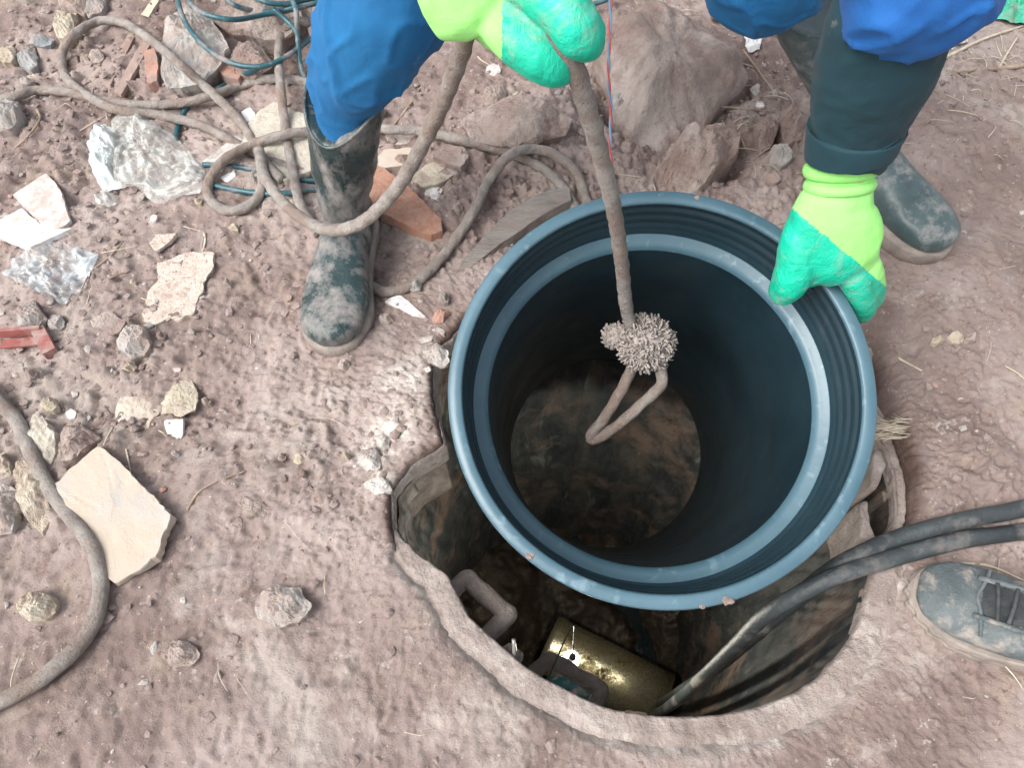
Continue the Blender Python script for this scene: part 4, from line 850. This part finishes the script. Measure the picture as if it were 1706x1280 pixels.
# two thick cables
cr = .0117; c_ = lambda *q: G(q[0], q[1], cr + (q[2] if len(q) > 2 else 0))
Vv = tube([c_(1850, 812), c_(1706, 848), c_(1600, 868, .006), c_(1500, 896, .004), P(1430, 925, .012), P(1375, 958, -.02), P(1325, 1000, -.09), P(1262, 1055, -.24), P(1190, 1115, -.50), P(1130, 1155, -.85), P(1090, 1180, -1.5)], cr, 18, 8, .09, fs=40)
tag(mk('power_cable', *Vv, M['cable']), 'thick dusty black cable, the upper and farther of the two entering the manhole', 'cable')
Vv = tube([c_(1850, 858), c_(1706, 886), c_(1620, 897), c_(1540, 916, .004), P(1470, 936, .020), P(1400, 958, .012), P(1335, 988, -.02), P(1272, 1028, -.10), P(1222, 1080, -.26), P(1160, 1140, -.50), P(1115, 1178, -.85), P(1080, 1200, -1.5)], cr, 18, 8, .09, fs=40)
tag(mk('power_cable', *Vv, M['cable']), 'thick dusty black cable, the lower and nearer of the two, next to the grey shoe', 'cable')

# ---------------------------------------------------------------- the worker
def crease(amp, fs, seed=0, stretch=(1, 1, 1)):
    st = Vector(stretch)
    def f(p):
        q = Vector((p.x * st.x, p.y * st.y, p.z * st.z)) * fs + Vector((seed, 0, seed)); w_ = Vector((mn.noise(q * .6), mn.noise(q * .6 + Vector((9, 0, 0))), 0)) * .8
        a = max(0, 1 - abs(mn.noise(q + w_)) * 5) ** 1.5; b = max(0, 1 - abs(mn.noise(q * 1.9 + w_ * 2 + Vector((3, 3, 3)))) * 5) ** 1.5
        return amp * (.9 * a + .45 * b + .5 * mn.noise(q * .7) - .5)
    return f
def fold_disp(amp, fs, seed=0, stretch=(1, 1, 1)):
    st = Vector(stretch)
    def f(p):
        q = Vector((p.x * st.x, p.y * st.y, p.z * st.z)) * fs + Vector((seed, 0, seed)); a = mn.noise(q)
        return amp * ((1 - abs(a) * 3.2) * .7 + .5 * mn.noise(q * 2.2) + .2 * mn.noise(q * 5))
    return f
wk = thing('person', (.17, .98, 0), 'worker in blue clothes and rubber boots straddling the manhole and lowering the pipe', 'person')
# joints
hipR, hipL = Vector((.06, 1.12, .80)), Vector((.26, 1.12, .80))
kneeR = D(655, -60, .905); bootR_top = P(574, 160, .30)
kneeL = D(1290, -75, .93); bootL_top = P(1325, -8, .35)
shR, shL = Vector((-.06, .80, 1.00)), Vector((.36, .80, 1.00)); neck = Vector((.15, .74, 1.05)); head = Vector((.15, .66, 1.10))
wristL = D(1404, 268, .80); elbowL = D(1545, -60, .60); wristR = D(735, -110, .575); elbowR = D(600, -420, .56)
ankR = Vector((-.272, .875, .10)); ankL = Vector((.560, 1.020, .10))
body = fuse([loft([((.16, 1.12, .80), .15, .10), ((.16, 1.02, .90), .14, .095), ((.155, .88, 1.0), .16, .10), ((.15, .79, 1.03), .12, .08)], n=20),
             chain([neck, head], [.052, .05]), ball(head + Vector((0, -.05, .02)), .085, 20, 14, (.88, 1.12, 1.05)),
             ball(head + Vector((0, -.148, .005)), .014), ball(head + Vector((-.077, -.04, .01)), .018, 10, 8, (.4, .8, 1.3)), ball(head + Vector((.077, -.04, .01)), .018, 10, 8, (.4, .8, 1.3)),
             chain([shL, elbowL, D(1482, 60, .672), D(1446, 165, .735), D(1418, 245, .782), D(1402, 300, .81)], [.048, .030, .028, .030, .029, .027]), chain([shR, elbowR, wristR, D(770, -50, .59)], [.052, .042, .030, .028]),
             chain([hipL, kneeL, bootL_top, ankL], [.07, .030, .024, .026]), chain([hipR, kneeR, bootR_top, ankR], [.07, .036, .030, .028])], .008, 4)
mk('body', *body, M['skin'], wk)
mk('hair', *fuse([ball(head + Vector((0, -.035, .045)), .09, 20, 14, (.88, 1.1, .9))], .006, 3, fold_disp(.003, 80)), M['hair'], wk)
tr = fuse([loft([((.16, 1.16, .74), .12, .10), ((.16, 1.13, .82), .175, .125), ((.16, 1.05, .93), .165, .115)], n=24),
           loft([(hipR, .115, .115), (hipR.lerp(kneeR, .5), .105, .11), (kneeR, .092, .085)], n=30), ball(D(652, -22, .915), .088, 24, 16), loft([(D(660, -60, .895), .086, .075), (D(640, 8, .915), .081, .080), (D(604, 90, .965), .0670, .060), (D(582, 140, 1.01), .0550, .050), (D(576, 180, 1.045), .046, .042), (D(574, 230, 1.08), .040, .036)], n=30, fold=0),
           loft([(hipL, .115, .115), (hipL.lerp(kneeL, .5), .105, .11), (kneeL, .090, .085)], n=30), ball(D(1285, -62, .965), .086, 24, 16), loft([(D(1285, -85, .955), .085, .075), (D(1290, -62, .97), .086, .076), (D(1300, -40, 1.00), .083, .066), (D(1308, -26, 1.02), .078, .058)], n=30)],
          .0045, 3, crease(.0065, 8, 3, (1.3, 1, 1.2)))
mk('trousers', *tr, M['trouser'], wk)
jk = fuse([loft([((.16, 1.09, .84), .18, .13), ((.16, 1.00, .94), .175, .125), ((.155, .88, 1.03), .20, .125), ((.15, .78, 1.07), .15, .09)], n=24),
           loft([(shL, .085, .08), (shL.lerp(elbowL, .5), .074, .070), (elbowL, .062, .060)], n=30), ball(D(1543, -50, .605), .063, 24, 16), loft([(D(1545, -75, .595), .060, .055), (D(1535, -30, .61), .062, .056), (D(1524, 10, .635), .058, .050), (D(1516, 32, .65), .050, .042)], n=30),
           loft([(shR, .085, .08), (shR.lerp(elbowR, .5), .074, .070), (elbowR, .066, .064), (elbowR.lerp(wristR, .6), .054, .052), (wristR, .046, .044)], n=30)],
          .004, 3, crease(.0075, 8, 8, (1.5, 1, 1)))
mk('jacket', *jk, M['jacket'], wk)
cu = (D(1416, 250, .784) - D(1428, 214, .764)).normalized()
kn = loft([(D(1520, -50, .61), .030, .030), (D(1500, -10, .63), .046, .042), (D(1480, 40, .66), .052, .046), (D(1462, 105, .70), .0560, .050), (D(1443, 165, .735), .0510, .045), (D(1430, 210, .762), .0470, .042), (D(1420, 238, .777), .0440, .040), (D(1416, 254, .786), .0430, .039), (D(1414, 258, .788), .034, .032)], n=60, sub=8, fold=.0022, fs=22)
us = mk('undersleeve', *kn, M['knit'], wk)
# gloves
def glove(parts, a, b, za, zb, voxel=.0022, flip=-1, sm=9):
    V, F = fuse(parts, voxel, sm, fold_disp(.0007, 42, 2)); A, B = D(*a, za), D(*b, zb); nrm = (B - A).cross(A - Vector((0, 0, CH))).normalized() * flip
    idx = []
    for f in F:
        c = Vector(np.mean([V[i] for i in f], 0)); idx.append(1 if (c - A).dot(nrm) + .0012 * mn.noise(c * 160) > 0 else 0)
    return V, F, idx
hl = [loft([(D(1401, 292, .808), .0345, .028), (D(1398, 318, .815), .036, .029), (D(1390, 348, .825), .045, .028), (D(1389, 385, .84), .051, .030), (D(1398, 420, .855), .049, .030), (D(1412, 445, .87), .036, .024)], n=28),
      chain([D(1352, 355, .838), D(1336, 400, .848), D(1328, 440, .862), D(1316, 470, .878), D(1306, 484, .892)], [.022, .0245, .024, .0215, .0185]),
      chain([D(1372, 400, .850), D(1362, 432, .862), D(1352, 452, .874)], [.022, .022, .019]),
      chain([D(1412, 432, .862), D(1424, 464, .868), D(1436, 496, .893), D(1438, 516, .925), D(1428, 524, .955)], [.020, .0175, .0160, .015, .013]),
      chain([D(1430, 420, .858), D(1446, 450, .870), D(1454, 478, .900), D(1452, 498, .940), D(1442, 505, .965)], [.019, .0165, .015, .014, .012]),
      chain([D(1432, 405, .862), D(1440, 432, .885), D(1446, 455, .925), D(1440, 474, .960)], [.018, .0165, .015, .013]),
      chain([D(1424, 392, .868), D(1430, 415, .90), D(1432, 435, .935), D(1424, 452, .965)], [.016, .015, .0135, .012])]
V, F, idx = glove(hl, (1309, 338), (1458, 462), .83, .85)
gl = mk('glove', V, F, None, wk, mats=[M['lime'], M['teal']], idx=idx)
def ring_tube(c1, rx, ry, r, ref, axis, n=40):
    s = (ref - ref.dot(axis) * axis).normalized(); u = axis.cross(s); V, F = [], []
    for k in range(n):
        a = 2 * math.pi * k / n; d = s * math.cos(a) * rx + u * math.sin(a) * ry; dn = d.normalized()
        for j in range(10): b_ = 2 * math.pi * j / 10; V.append(c1 + d + dn * r * math.cos(b_) + axis * r * math.sin(b_) * 1.25)
    for k in range(n):
        for j in range(10): k2, j2 = (k + 1) % n, (j + 1) % 10; F.append((k * 10 + j, k2 * 10 + j, k2 * 10 + j2, k * 10 + j2))
    return V, F
mk('cuff', *loft([(D(1428, 212, .763), .0475, .0425), (D(1427, 214, .764), .0488, .0440), (D(1418, 246, .782), .0458, .0420), (D(1416, 258, .788), .0440, .0405), (D(1415, 261, .789), .034, .03)], n=60, sub=4, fold=.0006, fs=60), M['knit'], us)
axw = (D(1398, 318, .815) - D(1404, 268, .80)).normalized()
mk('cuff', *ring_tube(D(1401, 282, .804), .0335, .029, .0062, Vector((1, 0, -.12)), axw), M['lime'], gl)
mk('cuff_fold', *ring_tube(D(1399, 308, .812), .0330, .0285, .0052, Vector((1, 0, -.1)), axw), M['lime'], gl)
hr_ = [loft([(D(745, -90, .585), .036, .030), (D(775, -40, .595), .044, .032), (D(806, 0, .605), .046, .032), (D(826, 28, .612), .030, .026)], ref=(.6, .5, .6), n=26),
       chain([D(815, 0, .610), D(850, 45, .600), D(888, 82, .598), D(922, 104, .606), D(932, 108, .620)], [.0235, .0225, .0215, .0195, .017]),
       chain([D(835, -45, .590), D(895, -22, .572), D(940, 18, .562), D(966, 54, .570), D(976, 66, .582)], [.0215, .0205, .0200, .0195, .0165]),
       chain([D(812, 22, .640), D(850, 60, .640), D(885, 90, .645), D(905, 98, .655)], [.021, .020, .0185, .016]),
       chain([D(800, 24, .668), D(838, 58, .670), D(868, 82, .678)], [.019, .0175, .015]),
       chain([D(790, -80, .570), D(850, -95, .548), D(905, -70, .545), D(938, -45, .552)], [.021, .0205, .019, .016])]
V, F, idx = glove(hr_, (838, -40), (836, 90), .6, .61, flip=1)
gl2 = mk('glove', V, F, None, wk, mats=[M['lime'], M['teal']], idx=idx)
# boots
def boot(top, ank, heel, toe, mt, sc=1.0, dip=.05, seed=0, tw=.055):
    d = (toe - heel); d.z = 0; Lf = d.length; d.normalize(); s = Vector((d.y, -d.x, 0)); Z = Vector((0, 0, 1))
    def at(f, h, o=0): return heel + d * (Lf * f) + Z * h + s * o
    foot = loft([(at(.035, .045), .020, .018), (at(.07, .045), .033, .042), (at(.2, .052), .038, .050), (at(.38, .050), .040, .048), (at(.55, .044), .046, .040), (at(.72, .038), .0525, .033), (at(.86, .035), .049, .028), (at(.95, .032), .036, .022), (at(.995, .030), .014, .011)], ref=tuple(s), n=28, rnd=.85)
    axis = (top - ank).normalized(); n = 36; V, F = [], []
    secs = catmull([(*at(.16, .03), .034, .046), (*at(.17, .07), .036, .050), (*(ank + Z * .01), .040, .048), (*(ank.lerp(top, .35)), .048, .052), (*(ank.lerp(top, .7)), .053, .057), (*top, tw, .061)], 6); m = len(secs)
    ring = []
    for i, q in enumerate(secs):
        c = Vector(q[:3])
        for k in range(n):
            a = 2 * math.pi * k / n; v = s * math.cos(a) * q[3] + d * math.sin(a) * q[4]; p = c + v
            w_ = max(0, (i - m * .6) / (m * .4)); fr = max(0, math.sin(a + .3)) ** 3
            if w_ > 0: p = p - axis * dip * fr * w_ + axis * .012 * max(0, -math.sin(a)) * w_
            p = p + v.normalized() * .0028 * mn.noise(Vector((a * 1.3, i * .35, seed)))
            V.append(p)
            if i == m - 1: ring.append(p)
    for i in range(m - 1):
        for k in range(n): k2 = (k + 1) % n; F.append((i * n + k, i * n + k2, (i + 1) * n + k2, (i + 1) * n + k))
    F.append(tuple(range(n - 1, -1, -1))); F.append(tuple((m - 1) * n + k for k in range(n)))
    B = fuse([foot, (V, F)], .003, 4, fold_disp(.0010, 22, seed))
    bo = mk('boot', *B, M[mt], wk)
    lip = tube(ring + ring[:2], .0026, 8, 2); mk('top_edge', *lip, M[mt], bo)
    ol = [(0, .0), (.0, .022), (.04, .034), (.15, .040), (.35, .039), (.5, .044), (.7, .056), (.82, .056), (.92, .045), (.98, .026), (1.008, 0)]
    left = [at(f, 0, w) for f, w in ol]; right = [at(f, 0, -w) for f, w in ol[::-1][1:-1]]; out = catmull([tuple(p) for p in left + right + [left[0]]], 4)[:-1]; n = len(out); V, F = [], []
    z0 = heel.z - .008; c = np.mean([np.array(p) for p in out], 0)
    for z, g2 in ((z0, .97), (z0 + .004, 1.0), (z0 + .024, 1.01), (z0 + .027, .99), (z0 + .030, .93), (z0 + .030, .3)):
        for p in out: q = c + (np.array(p) - c) * g2; V.append(Vector((q[0], q[1], z)))
    for i in range(5):
        for k in range(n): k2 = (k + 1) % n; F.append((i * n + k, i * n + k2, (i + 1) * n + k2, (i + 1) * n + k))
    F.append(tuple(5 * n + k for k in range(n)))
    mk('sole', V, F, M['sole'], bo); return bo
zR = hz(-.28, .7); boot(bootR_top, ankR + Vector((0, -.012, zR)), Vector((-.268, .925, zR + .006)), Vector((-.285, .632, zR + .006)), 'boot', dip=.045, seed=1)
zL = hz(.68, .93); boot(bootL_top, ankL + Vector((.015, -.01, zL)), Vector((.555, 1.055, zL + .006)), Vector((.708, .800, zL + .006)), 'boot_clean', dip=.03, seed=5, tw=.062)

# ---------------------------------------------------------------- second person, one shoe in view
w2 = thing('person', (.80, .17, 0), 'person standing at the right edge, only one grey laced suede shoe in view', 'person')
zS = hz(.65, .2)
he, to = Vector((.812, .128, zS)), Vector((.525, .262, zS)); d = to - he; Lf = d.length; d.normalize(); s = Vector((d.y, -d.x, 0))
def sa(f, h, o=0): return he + d * (Lf * f) + Vector((0, 0, h)) + s * o
up = fuse([loft([(sa(.03, .05), .022, .03), (sa(.12, .058), .036, .046), (sa(.32, .060), .039, .048), (sa(.52, .054), .044, .041), (sa(.70, .044), .050, .031), (sa(.86, .038), .048, .024), (sa(.95, .034), .036, .017), (sa(.99, .030), .018, .010)], ref=tuple(s), n=28, rnd=.85),
           loft([(sa(.18, .06), .036, .05), (sa(.17, .095), .036, .048)], ref=tuple(s), n=24)], .0028, 4, fold_disp(.0008, 40, 3))
Vu, Fu = up; idx = []
for f in Fu:
    c = Vector(np.mean([Vu[i] for i in f], 0)) - he; fx = c.dot(d) / Lf; sy = abs(c.dot(s)); idx.append(1 if (.46 < fx < .80 and sy < .020 + .012 * (fx - .46) and c.z > .045) else 0)
shoe = mk('shoe', Vu, Fu, None, w2, mats=[M['suede'], M['shoedark']], idx=idx)
ol = [(0, 0), (.0, .022), (.05, .034), (.18, .040), (.38, .041), (.55, .047), (.72, .056), (.84, .054), (.93, .043), (.99, .024), (1.012, 0)]
out = catmull([tuple(sa(f, 0, w_)) for f, w_ in ol] + [tuple(sa(f, 0, -w_)) for f, w_ in ol[::-1][1:]], 5)[:-1]; n = len(out); V, F = [], []; c = np.mean([np.array(p) for p in out], 0)
rows = ((-.006, .97), (.002, 1.0), (.010, 1.01), (.012, .995), (.014, 1.01), (.021, 1.01), (.0225, .995), (.0245, 1.005), (.029, .99), (.031, .94), (.031, .3))
for ri, (z, g2) in enumerate(rows):
    for k, p in enumerate(out):
        gg = g2 - (.03 if (ri < 6 and (k // 2) % 2 == 0) else 0); q = c + (np.array(p) - c) * gg; V.append(Vector((q[0], q[1], zS + z)))
for i in range(len(rows) - 1):
    for k in range(n): k2 = (k + 1) % n; F.append((i * n + k, i * n + k2, (i + 1) * n + k2, (i + 1) * n + k))
F.append(tuple((len(rows) - 1) * n + k for k in range(n)))
mk('sole', V, F, M['sole'], shoe, smooth=False)
def top_z(f, o):                       # height of the upper at a spot of the shoe
    p = sa(f, 0, o); dd = np.hypot(Vu[:, 0] - p.x, Vu[:, 1] - p.y); near_ = Vu[dd < .005]; return float(near_[:, 2].max()) if len(near_) else zS + .06
for j in range(6):
    f = .50 + j * .050; pts = []
    for o_ in (-.024, -.012, 0, .012, .024): q = sa(f + o_ * .35 * (1 if j % 2 else -1), 0, o_); pts.append(Vector((q.x, q.y, top_z(f, o_) + .0022)))
    mk('lace', *tube(pts, .0026, 6, 4), M['lace'], shoe)
for o_ in (-.030, .030):
    pts = [];
    for f in (.44, .53, .62, .72, .82): q = sa(f, 0, o_ * (1 - (f - .44) * .4)); pts.append(Vector((q.x, q.y, top_z(f, o_ * (1 - (f - .44) * .4)) + .0008)))
    mk('eyelet_band', *tube(pts, .0036, 6, 4), M['suede'], shoe)
pts = [];
for o_ in (-.046, -.034, -.018, 0, .018, .034, .046): q = sa(.815 - abs(o_) * .9, 0, o_); pts.append(Vector((q.x, q.y, top_z(.815 - abs(o_) * .9, o_) + .0002)))
mk('toe_seam', *tube(pts, .0024, 6, 4), M['suede'], shoe)
leg2 = [he + d * .055 + Vector((0, 0, .09)), Vector((.90, .08, .50)), Vector((.98, -.02, .92))]
oth = [Vector((1.18, -.12, .09)), Vector((1.14, -.10, .50)), Vector((1.12, -.06, .92))]
b2 = fuse([chain(leg2, [.040, .055, .085]), chain(oth, [.040, .055, .085]), loft([((1.05, -.04, .90), .15, .10), ((1.05, -.04, 1.15), .14, .10), ((1.05, -.04, 1.40), .18, .11), ((1.05, -.04, 1.46), .08, .07)], n=20),
           chain([Vector((1.05, -.04, 1.45)), Vector((1.04, -.03, 1.56))], [.05, .05]), ball((1.03, -.02, 1.63), .095, 18, 12, (.85, 1, 1.2)), ball((.945, .01, 1.62), .014),
           chain([Vector((.88, -.02, 1.42)), Vector((.84, .02, 1.14)), Vector((.86, .10, .92))], [.05, .04, .03]), chain([Vector((1.22, -.06, 1.42)), Vector((1.28, -.05, 1.14)), Vector((1.26, .02, .90))], [.05, .04, .03])], .010, 4)
mk('body', *b2, M['skin'], w2)
b2 = fuse([chain([leg2[0] + Vector((.012, -.01, .05))] + leg2[1:], [.056, .072, .10]), chain([oth[0] + Vector((0, 0, .02))] + oth[1:], [.056, .072, .10]), loft([((1.05, -.04, .88), .17, .12), ((1.05, -.04, 1.0), .165, .12)], n=20)], .008, 3, fold_disp(.004, 14, 3))
mk('trousers', *b2, M['denim'], w2)
b2 = fuse([loft([((1.05, -.04, .92), .175, .125), ((1.05, -.04, 1.15), .165, .12), ((1.05, -.04, 1.40), .20, .125), ((1.05, -.04, 1.47), .09, .08)], n=20), chain([Vector((.88, -.02, 1.42)), Vector((.84, .02, 1.14)), Vector((.86, .09, .96))], [.068, .055, .045]), chain([Vector((1.22, -.06, 1.42)), Vector((1.28, -.05, 1.14)), Vector((1.26, .01, .94))], [.068, .055, .045])], .008, 3, fold_disp(.004, 14, 9))
mk('jacket', *b2, M['jacket'], w2)
